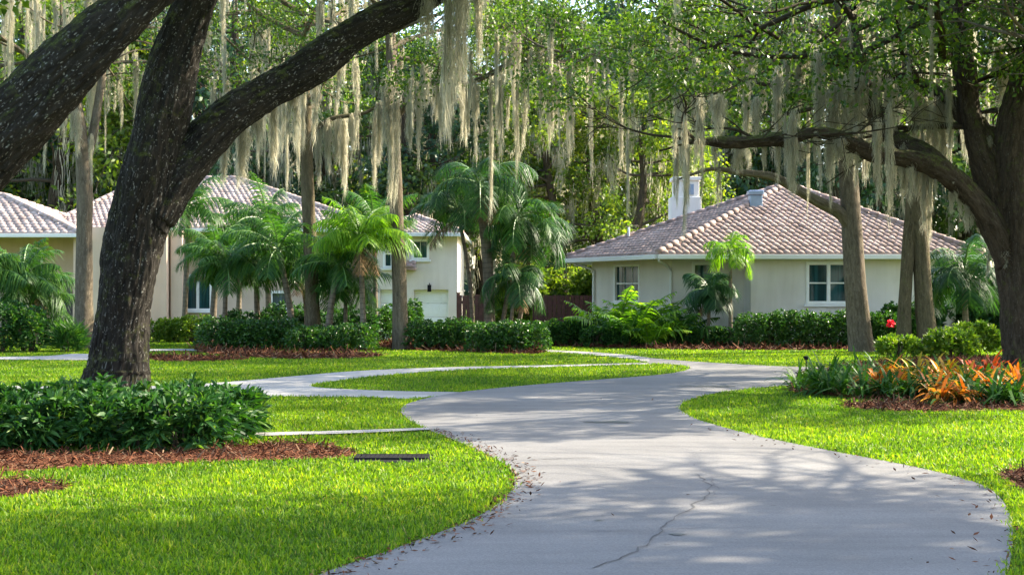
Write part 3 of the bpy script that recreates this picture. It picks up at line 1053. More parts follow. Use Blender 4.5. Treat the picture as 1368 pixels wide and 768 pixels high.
tG, _, _ = slim('slim trunk rising from the mulched palm bed before the tan house', (419, 464), Y, [G_main, G_l1], 34, 'bark_moss', minz=6.6, moss=(75, .7, 2.8))
Y = 39.5
H_main = st([(112, 472, .36), (112, 460, .29), (112, 400, .245), (113, 330, .225), (113, 260, .215), (110, 205, .2), (104, 150, .15), (92, 90, .12), (80, 10, .09)], Y)
H_f = st([(112, 230, .13), (124, 180, .13), (134, 120, .11), (142, 50, .08)], Y, .4)
tH, _, _ = slim('forked grey trunk half hidden behind the leaning big oak on the left', (112, 466), Y, [H_main, H_f], 35, 'bark_grey', minz=6.4, moss=(95, .7, 2.4))
for (tr, x, y, ln, w, YY) in ((tF, 522, 90, 3.6, 1.9, 38.1), (tF, 530, 120, 3.0, 1.6, 38.0), (tF, 514, 100, 1.9, 1.5, 38.0), (tF, 600, 60, 2.6, 1.4, 37.9), (tF, 590, 40, 3.0, 1.6, 37.9), (tF, 636, 110, 2.0, 1.0, 37.6), (tF, 656, 104, 3.6, 1.0, 37.6),
                              (tF, 690, 96, 2.6, 1.3, 37.6), (tF, 700, 98, 2.0, 1.6, 37.6), (tF, 735, 75, 2.4, 1.2, 37.5), (tF, 760, 60, 3.0, 1.0, 37.5), (tF, 668, 100, 2.2, 1.6, 37.5), (tF, 790, 80, 3.0, 1.1, 37.5), (tF, 830, 90, 2.6, 1.1, 37.5),
                              (tG, 398, 130, 2.0, 1.0, 39.6), (tG, 470, 152, 1.4, 1.1, 40.2), (tG, 440, 160, 1.5, 1.0, 40.2), (tG, 500, 146, 2.2, 1.2, 40.3), (tG, 375, 120, 2.0, 1.3, 39.6), (tG, 345, 100, 2.4, 1.3, 39.6), (tG, 318, 120, 2.8, 1.0, 39.6),
                              (tH, 104, 146, 1.3, 1.5, 39.0), (tH, 96, 140, 1.0, 1.3, 39.0), (tH, 84, 130, .9, 1.0, 39.0), (tH, 122, 180, 1.3, 1.0, 39.0), (tH, 60, 150, 1.6, .9, 39.0),
                              (tD, 1095, 150, 1.9, 1.2, 36.6), (tD, 1110, 190, 1.7, 1.2, 36.6), (tD, 1055, 200, 1.0, 1.0, 36.4), (tD, 960, 226, .9, .9, 36.3), (tD, 1000, 150, 1.6, 1.0, 36.5)):
    hang_moss(rg, tr, W(x, y, YY), ln, w * .8)

rq = np.random.default_rng(91)
for (tr, limb, cnt, lo, hi) in ((tD, D_l, 9, .5, 2.0), (tD, D_r, 10, .5, 2.0), (tF, F_l1, 8, .5, 2.2), (tG, G_l1, 14, .7, 2.0), (oakB, B_mid, 14, .6, 1.7), (oakB, B_up, 12, .6, 1.8), (oakB, B_limb, 22, .35, 1.1)):
    P = spline(limb[0], 8)
    for k in range(cnt):
        q = P[rq.integers(4, len(P))]
        hang_moss(rq, tr, q + (0, rq.normal(0, .1), 0), rq.uniform(lo, hi), rq.uniform(.4, 1.1))


# --- unseen oaks added right of the frame to cast shade on the drive
def shade_oak(label, x, y, h, seed, n=9, L=4.0, group=None, per=34, minz=5.0, keep=None):
    rng = np.random.default_rng(seed)
    base = np.array([x, y, 0.0])
    stem = ([base + (0, 0, -.1), base + (.05, 0, .4), base + (.1, .1, h * .3), base + (.2, .15, h * .55)], [.5, .4, .33, .28])
    lim = crown_limbs(rng, stem[0][-1], n, L, .14, (.1, .9), h * .12) + crown_limbs(rng, stem[0][-1], n // 2, L * .8, .12, (.8, 1.4), .2)
    return tree('oak_tree', label, base, [stem], lim, M['oak_leaf'], M['bark_grey'], seed, per=per, rad=.7, L=.16, Wd=.1, group=group, minz=minz, keep=keep)[0]


def sun_lanes(t):
    """the two crowns do not touch: a lane of sky stays open between them, along the sun's bearing."""
    lane = t[:, 1] - .387 * t[:, 0]
    return ((lane < 10.6) | (lane > 14.3)) & (np.abs(lane - 17.3) > .85) & (np.abs(lane - 20.4) > .8) & (np.abs(lane - 23.4) > .75)  # crown shape cut to let sun streaks through


shade_oak('unseen oak beside the near right end of the drive, added and shaped for its shade', 11.8, 10.6, 13.0, 61, 23, 5.0, per=110, minz=5.6, keep=sun_lanes)
shade_oak('unseen oak between the drive and the big right hand oak, added and shaped for its shade', 10.8, 23.3, 9.5, 64, 12, 4.2, per=52, minz=6.6, keep=sun_lanes)
shade_oak('unseen oak right of the big right hand oak, added for its shade', 19.5, 33.0, 10.5, 63, 9, 4.2)


# --- woods behind the houses
def wood_proto(seed, h, leaf, spread, per, Lf, name='tree'):
    rng = np.random.default_rng(seed)
    t = empty(name, (0, 0, 0), 'x', 'tree')
    tips, mb = [], MB()
    stem = [np.array([0, 0, -.1]), np.array([rng.normal(0, .2), rng.normal(0, .2), h * .3]), np.array([rng.normal(0, .4), rng.normal(0, .4), h * .62]), np.array([rng.normal(0, .5), rng.normal(0, .5), h * .9])]
    mb.tube(stem, [.36, .28, .2, .06], 9, 4, .05)
    P = spline(stem, 6)
    paths = []
    for k in range(26):
        f = rng.uniform(.22, 1.0)
        q = P[min(int(f * (len(P) - 1)), len(P) - 1)]
        az = rng.uniform(0, 6.28)
        e = rng.uniform(-.1, .7)
        ln = spread * (1.15 - .65 * f) * rng.uniform(.6, 1.15)
        grow(rng, q, (math.cos(az), math.sin(az), math.sin(e)), ln, .09, 1, paths, tips, .2, .06, (3, 5))
    mb.build('trunk', M['bark_brown'], t, True, True)
    mb = MB()
    for (p, r, l) in paths:
        mb.tube(p, r, 5, 2, 0, cap=False)
    mb.build('branches', M['twig'], t, True, True)
    mb = MB()
    mb.blades(*leaf_cloud(rng, tips, per, .95, Lf, Lf * .6, .75), LEAF, .15)
    mb.build('crown', M[leaf], t)
    mb = MB()
    for k in range(46):
        p, r, l = paths[rng.integers(0, len(paths))]
        q = p[rng.integers(1, len(p))]
        n = 70
        ln = rng.uniform(.9, 3.2)
        tt = rng.uniform(0, 1, n)
        rr = .20 * (1 - tt) ** .6 + .03
        P = q + np.stack([rng.normal(size=n) * rr, rng.normal(size=n) * rr, -tt * ln], 1)
        D = nrm(rng.normal(0, .13, (n, 3)) + (0, 0, -1))
        mb.blades(P, D, side_of(rng, D), rng.uniform(.3, .8, n), rng.uniform(.02, .04, n), [(0, .9), (.5, .8), (1, .15)], .1)
    mb.build('hanging_moss', M['moss'], t)
    return t


protos = [wood_proto(201, 17, 'back_leaf', 4.6, 46, .26), wood_proto(202, 19, 'dark_leaf', 4.2, 50, .26), wood_proto(203, 14, 'bright_leaf', 4.0, 44, .24), wood_proto(204, 18, 'dark_leaf', 4.8, 48, .28), wood_proto(205, 15, 'back_leaf', 4.4, 46, .26)]
LB = {'l': ('tall leafy tree rising behind the tan two-storey house', 'trees behind the tan house'),
      'm': ('leafy tree in the gap between the two houses', 'trees between the houses'),
      'r': ('tall leafy tree rising behind the grey single-storey house', 'trees behind the grey house')}
spots = []
for i, px in enumerate(range(-160, 620, 58)):
    spots.append((px, 66 + 9 * ((i * 7) % 4) / 3 + (3 if i % 2 else 0), [0, 2, 4, 3, 2][i % 5], 'l'))
for i, px in enumerate((600, 645, 700, 748, 800, 850, 905)):
    spots.append((px, [66, 74, 68, 62, 64, 61, 66][i], [3, 4, 0, 2, 2, 2, 2][i], 'm'))
spots += [(742, 88, 4, 'm'), (690, 92, 0, 'm'), (800, 94, 0, 'm'), (850, 86, 4, 'm')]
for i, px in enumerate(range(890, 1560, 56)):
    spots.append((px, 80 + 10 * ((i * 5) % 4) / 3, [1, 4, 1, 0, 3, 0][i % 6], 'r'))
used = set()
rs = np.random.default_rng(77)
for (px, Y, k, w) in spots:
    loc = ((px - CX) / FPX * Y, Y, 0)
    lab, grp = LB[w]
    s = rs.uniform(.88, 1.15) * (1.25 if w == 'r' else 1.2 if Y > 84 else 1.0) * (.72 if w == 'm' and k == 2 else 1) * (1.2 if w == 'l' and k == 2 else 1)
    if k not in used:
        used.add(k)
        o = protos[k]
        o.location = loc
        o.scale = (s, s, s)
        o.rotation_euler = (0, 0, rs.uniform(0, 6.28))
        o['label'], o['group'] = lab, grp
    else:
        copy_thing(protos[k], loc, rs.uniform(0, 6.28), s, lab, grp)

# far wood closing the view
rng = np.random.default_rng(9)
mb = MB()
n = 52000
x = rng.uniform(-75, 75, n)
top = 19 + 3 * np.sin(x * .31) + 2 * np.sin(x * .83 + 1) + 1.5 * np.sin(x * 2.1)
z = rng.uniform(0, 1, n) ** .8 * top
yy = 104 + 5 * np.sin(x * .45) + rng.uniform(-5, 5, n) + z * .15
D = nrm(rand_unit(rng, n) + (0, -.3, .1))
mb.blades(np.stack([x, yy, z], 1), D, side_of(rng, D), rng.uniform(.5, 1.0, n), rng.uniform(.35, .65, n), LEAF, .1)
for k in range(60):
    xx = rng.uniform(-70, 70)
    mb.tube([(xx, 108, 0), (xx + rng.normal(0, .3), 108, 8), (xx, 108, 16)], [.35, .25, .1], 6, 2, mi=1)
tag(mb.build('far_wood', [M['dark_leaf'], M['twig']]), kind='stuff')


# ------------------------------------------------------------------ shrubs, hedges
def mound_points(rng, mounds, n, lo=.55):
    """points through the outer shell of a row of rounded masses (cx, cy, rx, ry, h)."""
    area = np.array([m[2] * m[3] + m[4] * (m[2] + m[3]) for m in mounds])
    idx = rng.choice(len(mounds), n, p=area / area.sum())
    m = np.array(mounds)[idx]
    u = rand_unit(rng, n)
    u[:, 2] = np.abs(u[:, 2])
    sg = np.sign(u) * np.abs(u) ** .62
    r = rng.uniform(lo, 1, n) ** .6
    P = np.stack([m[:, 0] + sg[:, 0] * m[:, 2] * r, m[:, 1] + sg[:, 1] * m[:, 3] * r, .04 + sg[:, 2] * m[:, 4] * r], 1)
    return P, u


def foliage(rng, mounds, whorls, per, L, Wd, prof=LEAF, spread=1.0, lo=.55, bend=.25, up=.5):
    P, u = mound_points(rng, mounds, whorls, lo)
    P = np.repeat(P, per, 0) + rng.normal(0, L * .12, (whorls * per, 3))
    u = np.repeat(u, per, 0)
    D = nrm(u * .7 + rand_unit(rng, whorls * per) * spread + (0, 0, up))
    n = len(P)
    return P, D, side_of(rng, D), rng.uniform(.65, 1.25, n) * L, rng.uniform(.7, 1.2, n) * Wd, prof, bend


def hedge(label, mounds, leaf, seed, whorls, per, L, Wd, prof=LEAF, cat='hedge', name='hedge', group=None, bend=.25, up=.5, lo=.55, spread=1.0, stems=14):
    rng = np.random.default_rng(seed)
    c = np.mean([(m[0], m[1]) for m in mounds], 0)
    mm = [(a - c[0], b - c[1], rx, ry, h) for a, b, rx, ry, h in mounds]
    t = empty(name, (c[0], c[1], 0), label, cat, group)
    mb = MB()
    mb.blades(*foliage(rng, mm, whorls, per, L, Wd, prof, spread, lo, bend, up))
    mb.build('foliage', M[leaf], t)
    mb = MB()
    for m in mm:
        for k in range(stems):
            a, r = rng.uniform(0, 6.28), rng.uniform(.1, .7)
            p = np.array([m[0] + math.cos(a) * m[2] * r * .6, m[1] + math.sin(a) * m[3] * r * .6, -.02])
            q = np.array([m[0] + math.cos(a) * m[2] * r, m[1] + math.sin(a) * m[3] * r, m[4] * rng.uniform(.6, .9)])
            mb.tube([p, (p + q) / 2 + rng.normal(0, .03, 3), q], [.016, .011, .004], 5, 2, cap=False)
    mb.build('branches', M['twig'], t)
    return t


def row(px0, px1, py, n, rx, ry, h, jit=.1, seed=0):
    rng = np.random.default_rng(seed)
    a, b = G(px0, py), G(px1, py)
    out = []
    for k in range(n):
        p = a + (b - a) * (k + .5) / n
        out.append((p[0], p[1] + rng.normal(0, jit), rx * rng.uniform(.9, 1.15), ry * rng.uniform(.9, 1.1), h * rng.uniform(.88, 1.1)))
    return out


# big bed round the left oak
ms = []
rr = np.random.default_rng(4)
for k in range(9):
    x = -7.3 + k * .51
    ms.append((x, 13.95 + rr.normal(0, .08) + .1 * math.sin(k), .48, .5, rr.uniform(.40, .50)))
for k in range(7):
    ms.append((-6.9 + k * .6, 15.1 + rr.normal(0, .1), .5, .6, rr.uniform(.42, .54)))
ms += [(-3.05, 14.3, .35, .45, .42), (-2.95, 14.9, .36, .45, .46)]
hedge('dense dark glossy shrub bed round the foot of the big left oak', ms, 'glossy_leaf', 71, 2700, 13, .155, .036, LONG, bend=.35, up=.55, lo=.4, spread=.9, stems=10)
hedge('low hedge of small shiny leaves left of the mulched palm bed', row(283, 385, 467, 6, .55, .6, .80, .12, 1), 'hedge_leaf', 72, 2600, 7, .085, .045, lo=.5)
hedge('loose rounded shrub right of the slim trunk in the palm bed', row(398, 486, 469, 4, .55, .6, .68, .12, 2), 'hedge_leaf', 73, 1900, 7, .09, .042, lo=.5, name='shrub', cat='shrub')
hedge('dark undergrowth among the palm stems by the tan house', [(*G(330, 459), .9, .5, .95), (*G(385, 458), .9, .5, 1.2), (*G(440, 458), .9, .5, 1.0), (*G(478, 460), .6, .5, 1.1)], 'palm_dark', 88, 1500, 7, .16, .05, LONG, name='shrub', cat='shrub', lo=.45)
hedge('clipped dark hedge below the garage doors', row(552, 640, 467, 5, .5, .6, .78, .06, 3), 'hedge_leaf', 74, 2300, 7, .075, .042, lo=.55)
hedge('rounded leafy hedge end under the drooping dark palms', row(638, 716, 470, 4, .52, .6, .80, .1, 4), 'hedge_leaf', 75, 2000, 7, .085, .045, lo=.5)
hedge('yellow green hedge lit behind the big left oak', row(200, 272, 457, 4, .5, .6, .78, .1, 5), 'lime_leaf', 76, 1700, 7, .085, .05, lo=.55)
hedge('dark shrub filling the space behind the garage trunk', [(*G(590 - 60, 455), .7, .6, 1.15), (*G(505, 456), .6, .6, 1.0), (*G(553, 452), .3, .35, 1.3)], 'hedge_leaf', 77, 1500, 7, .10, .05, name='shrub', cat='shrub')
hedge('bushy shrub with big leaves at the far left edge', [(*G(0, 470), .75, .7, 1.35), (*G(38, 470), .5, .6, 1.15), (*G(-60, 470), .8, .7, 1.4)], 'glossy_leaf', 78, 1500, 8, .14, .05, name='shrub', cat='shrub')
hedge('small round shrub beside the dark entry door', [(*G(70, 452), .4, .4, .6), (*G(56, 452), .3, .3, .5)], 'hedge_leaf', 79, 600, 7, .09, .045, name='shrub', cat='shrub')
hedge('low spiky plant at the foot of the forked grey trunk', [(*G(93, 470), .32, .32, .55)], 'palm_leaf', 80, 120, 9, .38, .03, LONG, name='plant', cat='plant', up=1.0, stems=4)
hedge('long clipped hedge below the double window of the grey house', row(992, 1192, 465, 9, .52, .6, .98, .05, 6), 'hedge_leaf', 81, 5200, 7, .075, .045, lo=.6)
hedge('low dark hedge in front of the red brown fence', row(722, 800, 462, 4, .5, .6, .72, .08, 7), 'glossy_leaf', 82, 1800, 7, .085, .042, lo=.5)
hedge('dark low planting beneath the bright fan leaved plants', row(790, 985, 463.5, 8, .5, .5, .55, .06, 8), 'glossy_leaf', 83, 2300, 7, .09, .045, lo=.5)
hib = hedge('dark bush with one red flower beside the twin trunk tree', [(*G(1203, 463), .6, .6, 1.25), (*G(1180, 465), .45, .45, .9)], 'glossy_leaf', 84, 1300, 7, .11, .06, name='shrub', cat='shrub')
hedge('tall leafy tropical shrub between the twin trunk and the right oak', [(*G(1262, 460), .9, .8, 2.2), (*G(1300, 460), .9, .8, 1.9), (*G(1345, 460), .9, .8, 2.3)], 'palm_dark', 85, 1500, 7, .24, .09, LONG, name='shrub', cat='shrub', lo=.45)
hedge('light green low shrubs behind the bright bromeliads', [(*G(1270, 478), .6, .5, .6), (*G(1300, 476), .6, .5, .75), (*G(1200, 478), .5, .4, .45)], 'lime_leaf', 86, 800, 8, .16, .05, LONG, name='shrub', cat='shrub', up=.8)
hedge('light leafy bush growing behind the brown fence', [(.4, 50.8, 1.0, .8, 2.6), (2.0, 51.5, 1.5, 1.0, 2.4)], 'bright_leaf', 87, 2400, 8, .20, .09, name='shrub', cat='shrub', lo=.45)
rng = np.random.default_rng(8)
u = rand_unit(rng, 26)
mb = MB()
c0 = W(1190, 431, 38.6) - np.array(hib.location)
mb.blades(c0 + u * .015, nrm(u + (0, -.5, .1)), side_of(rng, u), .12, .075, [(0, .2), (.55, 1), (.85, .8), (1, .3)], .35)
mb.blades(c0 + np.zeros((1, 3)), nrm(np.array([[.1, -1, -.1]])), np.array([[1.0, 0, 0]]), .16, .014, [(0, 1), (1, .6)], .2)
mb.build('red_flower', M['flower'], hib)


# ------------------------------------------------------------------ palms
def frond(mb, rng, o, az, el, L, n, leaflet, droop, width=.03, mi=0, vee=.5, rmi=1):
    """one feather frond: arching rib with hanging leaflets on both sides."""
    h = np.array([math.cos(az), math.sin(az), 0.0])
    m = 9
    pts, e = [np.array(o, float)], el
    for i in range(m):
        e -= droop / m * (0.5 + 1.1 * i / m)
        pts.append(pts[-1] + (h * math.cos(e) + np.array([0, 0, math.sin(e)])) * L / m)
    pts = np.array(pts)
    mb.tube(pts, np.linspace(.018, .004, m + 1) * max(.7, L), 4, 1, 0, rmi, False)
    t = np.linspace(.14, .99, n)
    f = t * m
    i = np.minimum(f.astype(int), m - 1)
    C = pts[i] + (pts[i + 1] - pts[i]) * (f - i)[:, None]
    T = nrm(pts[i + 1] - pts[i])
    sd = nrm(np.cross(T, (0, 0, 1.0)))
    up = np.cross(sd, T)
    ln = leaflet * np.sin(np.clip(t * 1.02, 0, 1) * np.pi * .86 + .32) ** .7
    for s in (-1, 1):
        D = nrm(T * rng.uniform(.45, .75, n)[:, None] + sd * s + up * rng.uniform(vee - .45, vee + .45, n)[:, None])
        S = nrm(np.cross(D, up + sd * .3 * s))
        mb.blades(C, D, S, ln * rng.uniform(.85, 1.1, n), width * rng.uniform(.8, 1.15, n), [(0, .5), (.3, 1), (.7, .75), (1, .05)], rng.uniform(.45, .85, n), mi)


def palm(label, base, top, leaf, seed, L=1.25, nf=13, r=.085, leaflet=.48, shaft=.55, droop=1.2, el=(-.25, 1.5), group='palms in the garden beds', bark='bark_palm', n=54, width=.025, lean=0.0):
    rng = np.random.default_rng(seed)
    t = empty('palm_tree', (base[0], base[1], 0), label, 'palm', group)
    b = np.array([0, 0, -.05])
    tp = np.array(top) - np.array([base[0], base[1], 0])
    mid = (b + tp) / 2 + np.array([lean, rng.normal(0, .05), 0])
    d = nrm(tp - mid)
    if tp[2] > .8:
        mb = MB()
        mb.tube([b, b + (0, 0, .3), mid, tp - d * shaft * .6], [r * 1.5, r * 1.15, r, r * .85], 12, 6, .03, seed=seed)
        mb.build('trunk', M[bark], t, True, True)
        mb = MB()
        mb.tube([tp - d * shaft * .7, tp - d * shaft * .3, tp, tp + d * .15], [r * .95, r * 1.1, r * .7, r * .3], 10, 4, 0)
        mb.build('crownshaft', M['palm_shaft'], t, True)
    mb = MB()
    nf = int(nf * 1.25)
    for k in range(nf):
        az = 2.399963 * k + rng.uniform(-.25, .25)
        e = el[0] + (el[1] - el[0]) * ((k + .5) / nf) + rng.uniform(-.12, .12)
        frond(mb, rng, tp, az, e, L * rng.uniform(.85, 1.25), n, leaflet * 1.15, droop * rng.uniform(.8, 1.25), width, vee=rng.uniform(-.6, .35))
    mb.build('crown', [M[leaf], M['palm_shaft']], t)
    if seed % 3 != 0 and tp[2] > 1.2:
        mb = MB()
        for k in range(1 + seed % 2):
            frond(mb, rng, tp - d * shaft * .45, rng.uniform(3.4, 6.0), -.35, L * .8, 26, leaflet * .7, .9, width * .8, vee=-.4)
        mb.build('dead_frond', [M['dead_leaf'], M['dead_leaf']], t)
    return t


def pl(label, bx, by, tx, ty, Y, leaf, seed, **kw):
    b = W(bx, HY + FPX * EYE / Y, Y)
    return palm(label, b, W(tx, ty, Y), leaf, seed, **kw)


pl('slim palm with dark trunk before the white silled window', 283, 0, 289, 336, 44.0, 'palm_leaf', 301, L=1.25, nf=14, r=.10)
pl('tall palm with high crown close behind the leaning oak', 246, 0, 252, 275, 47.0, 'palm_leaf', 302, L=1.5, nf=13)
pl('palm left of the slim trunk with fronds hanging over the hedge', 392, 0, 372, 334, 40.6, 'palm_leaf', 303, L=1.5, nf=15, r=.09, lean=.08)
pl('smaller palm between the white window and the slim trunk', 345, 0, 342, 348, 43.0, 'palm_leaf', 304, L=1.25, nf=12)
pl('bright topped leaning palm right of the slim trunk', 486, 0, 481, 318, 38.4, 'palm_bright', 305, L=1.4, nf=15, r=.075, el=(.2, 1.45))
pl('drooping palm standing just right of the slim trunk', 438, 0, 452, 352, 39.4, 'palm_leaf', 306, L=1.45, nf=14, r=.09, lean=-.06)
pl('young palm at the back of the bed by the tan house', 318, 0, 322, 312, 48.0, 'palm_leaf', 307, L=1.4, nf=11)
pl('short full palm at the left front of the bed', 300, 0, 302, 352, 41.0, 'palm_leaf', 321, L=1.25, nf=15, r=.07)
pl('palm leaning left behind the hedge, pale green trunk', 410, 0, 398, 352, 42.5, 'palm_leaf', 322, L=1.3, nf=14, r=.07, lean=.1)
pl('palm with wide crown against the garage wall corner', 502, 0, 500, 302, 47.5, 'palm_leaf', 323, L=1.7, nf=15, r=.08)
pl('low broad palm between the slim trunk and the leaning palm', 462, 0, 462, 378, 40.4, 'palm_leaf', 324, L=1.2, nf=14, r=.06)
pl('palm rising above the rest, its fronds against the roof', 360, 0, 356, 296, 46.0, 'palm_leaf', 325, L=1.6, nf=14, r=.09)
pl('palm with feathery crown at the far left edge', 32, 0, 30, 372, 42.0, 'palm_leaf', 308, L=1.6, nf=18, r=.08)
pl('low leafy palm in front of the recessed entry wall', 52, 0, 50, 404, 42.6, 'palm_leaf', 326, L=1.3, nf=15, r=.06)
pl('palm cut by the left edge of the photo', -22, 0, -18, 365, 41.0, 'palm_leaf', 309, L=1.35, nf=13, r=.08)
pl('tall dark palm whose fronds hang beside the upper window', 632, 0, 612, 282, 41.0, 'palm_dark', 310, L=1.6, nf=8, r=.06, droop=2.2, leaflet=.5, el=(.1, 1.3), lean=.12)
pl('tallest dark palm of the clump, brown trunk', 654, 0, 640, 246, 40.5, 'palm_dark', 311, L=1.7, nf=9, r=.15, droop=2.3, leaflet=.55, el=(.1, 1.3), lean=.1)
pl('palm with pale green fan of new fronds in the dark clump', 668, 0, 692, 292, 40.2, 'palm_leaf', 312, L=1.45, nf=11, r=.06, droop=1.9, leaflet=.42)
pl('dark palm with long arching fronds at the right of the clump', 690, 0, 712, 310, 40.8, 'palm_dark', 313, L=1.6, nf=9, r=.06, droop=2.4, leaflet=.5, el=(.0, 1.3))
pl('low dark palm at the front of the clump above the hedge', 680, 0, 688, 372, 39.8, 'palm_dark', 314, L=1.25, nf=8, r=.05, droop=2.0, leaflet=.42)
pl('young upright palm with green trunk before the grey house', 976, 0, 976, 337, 40.3, 'palm_bright', 315, L=.95, nf=10, r=.055, droop=1.5, el=(-.1, 1.5), leaflet=.30, n=34)
pl('dark bushy palm left of the young upright palm', 944, 0, 948, 388, 40.6, 'palm_dark', 316, L=.85, nf=10, r=.05, droop=1.8, leaflet=.4)
pl('broad palm at the right corner of the grey house', 1292, 0, 1288, 366, 37.0, 'palm_dark', 318, L=1.5, nf=14, r=.08, droop=1.8, leaflet=.5)

# bright fan-leaved plants by the grey house
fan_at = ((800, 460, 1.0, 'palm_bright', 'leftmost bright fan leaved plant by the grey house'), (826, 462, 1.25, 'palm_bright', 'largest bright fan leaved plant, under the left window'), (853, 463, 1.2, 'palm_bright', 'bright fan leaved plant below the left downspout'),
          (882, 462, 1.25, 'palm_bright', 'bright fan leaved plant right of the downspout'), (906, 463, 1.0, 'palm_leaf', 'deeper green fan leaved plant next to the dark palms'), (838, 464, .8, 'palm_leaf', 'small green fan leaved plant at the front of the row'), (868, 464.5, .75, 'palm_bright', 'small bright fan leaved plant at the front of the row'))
for i, (px, py, s, lf, lab) in enumerate(fan_at):
    rng = np.random.default_rng(400 + i)
    g = G(px, py)
    t = empty('fan_plant', (g[0], g[1], 0), lab, 'plant', 'fan leaved plants by the grey house')
    mb = MB()
    for k in range(13):
        az, e = 2.4 * k + rng.uniform(-.3, .3), rng.uniform(.75, 1.45)
        frond(mb, rng, np.array([rng.normal(0, .06), rng.normal(0, .06), .05]), az, e, s * rng.uniform(.95, 1.35) * 1.3, 20, .42 * s ** .5, 1.0, .06, vee=.2)
    mb.build('foliage', [M[lf], M['palm_shaft']], t)

# ------------------------------------------------------------------ strap-leaved bed by the right oak
def rosette(label, px, py, size, leaf, seed, n=24, group='bright strap leaved plants under the right oak', curve=.75, w=.05, up=1.0):
    rng = np.random.default_rng(seed)
    g = G(px, py)
    mb = MB()
    az = rng.uniform(0, 6.28, n)
    e = rng.uniform(.25, 1.3, n) * up
    D = np.stack([np.cos(az) * np.cos(e), np.sin(az) * np.cos(e), np.sin(e)], 1)
    P = np.stack([rng.normal(0, .035, n), rng.normal(0, .035, n), np.full(n, .01)], 1)
    S = nrm(np.cross(D, (0, 0, 1.0)))
    L = size * rng.uniform(.75, 1.1, n)
    if leaf == 'strap_green':
        mb.blades(P, D, S, L, w, STRAP, curve * rng.uniform(.6, 1.3, n))
        mats = [M['strap_green']]
    else:
        k = rng.uniform(0, 1, n) < np.clip(.32 + .42 * e, 0, .85)
        mb.blades(P[~k], D[~k], S[~k], L[~k], w, STRAP, curve * rng.uniform(.6, 1.3, (~k).sum()), 0)
        mb.blades(P[k] + (0, 0, .04), D[k], S[k], L[k] * .95, w, STRAP, curve * rng.uniform(.5, 1.1, k.sum()), 1)
        mats = [M['strap_green'], M[leaf]]
    o = mb.build('strap_plant', mats)
    o.location = (g[0], g[1], .01)
    return tag(o, label, 'plant', group)


rz = np.random.default_rng(12)
GREEN = 'green strap leaved plants at the left end of the right bed'
for i, (px, py) in enumerate(((1068, 522), (1088, 526), (1108, 528), (1128, 530), (1150, 532), (1082, 512), (1106, 514), (1130, 516), (1155, 518), (1176, 520), (1120, 505), (1150, 507), (1180, 508), (1210, 509))):
    rosette('green strap leaved plant in the left end of the right hand bed', px, py, rz.uniform(.85, 1.1), 'strap_green', 600 + i, 40, GREEN, .6, .04)
bright = [(1172, 524, 'orange', 'orange tinged plant at the left of the bright row'), (1196, 528, 'orange', 'glowing orange plant beside the green strap leaved ones'), (1222, 520, 'yellow', 'tall yellow plant in front of the twin trunk tree'), (1244, 518, 'yellow', 'golden plant at the foot of the twin trunk tree'),
          (1218, 534, 'green', 'large green rosette at the middle front of the bright row'), (1246, 534, 'orange', 'orange plant at the middle front of the bright row'), (1262, 522, 'orange', 'tall orange plant right of the golden one'), (1284, 530, 'green', 'green rosette between two orange plants'),
          (1256, 541, 'orange', 'small low orange plant at the front edge of the bed'), (1282, 540, 'orange', 'small yellow orange plant on the front mulch'), (1304, 536, 'green', 'green rosette left of the right oak trunk'), (1302, 516, 'red', 'red leaved plant behind the green rosettes'),
          (1324, 532, 'orange', 'orange plant in front of the right oak trunk'), (1322, 514, 'red', 'red plant touching the right oak trunk'), (1342, 538, 'green', 'green rosette at the right end of the bed'), (1352, 528, 'yellow', 'yellow plant at the right end of the bed'), (1366, 536, 'orange', 'orange plant cut by the right edge of the photo')]
for i, (px, py, c, lab) in enumerate(bright):
    rosette(lab, px, py, rz.uniform(.82, 1.05) * (.7 if 'small' in lab else 1.0) * (1.12 if 'tall' in lab else 1.0), 'strap_' + c, 650 + i, 52, w=.052)
BACK = 'dark green strap leaved plants behind the orange row'
for i, (px, py) in enumerate(((1190, 512), (1208, 518), (1232, 510), (1256, 514), (1276, 510), (1292, 520), (1312, 524), (1332, 520), (1344, 528), (1362, 520), (1236, 526), (1270, 532), (1330, 541), (1356, 541), (1185, 531), (1208, 534))):
    rosette('dark green strap leaved plant crowded among the orange ones in the right bed', px, py, rz.uniform(.85, 1.05), 'strap_green', 720 + i, 36, BACK, .65, .05)
for i, (px, py, c, lab) in enumerate(((1184, 516, 'orange', 'small orange tipped plant at the back left of the bright row'), (1210, 524, 'orange', 'orange plant just left of the tall yellow one'), (1268, 515, 'yellow', 'yellow plant at the back of the bed between the trunks'), (1294, 526, 'orange', 'deep orange plant in the middle of the bright row'),
                                      (1338, 524, 'red', 'red plant in front of the right oak trunk'), (1362, 530, 'orange', 'orange plant low against the right oak trunk'))):
    rosette(lab, px, py, rz.uniform(.85, 1.0), 'strap_' + c, 750 + i, 50, w=.052)

# ------------------------------------------------------------------ houses
Zup = np.array([0, 0, 1.0])


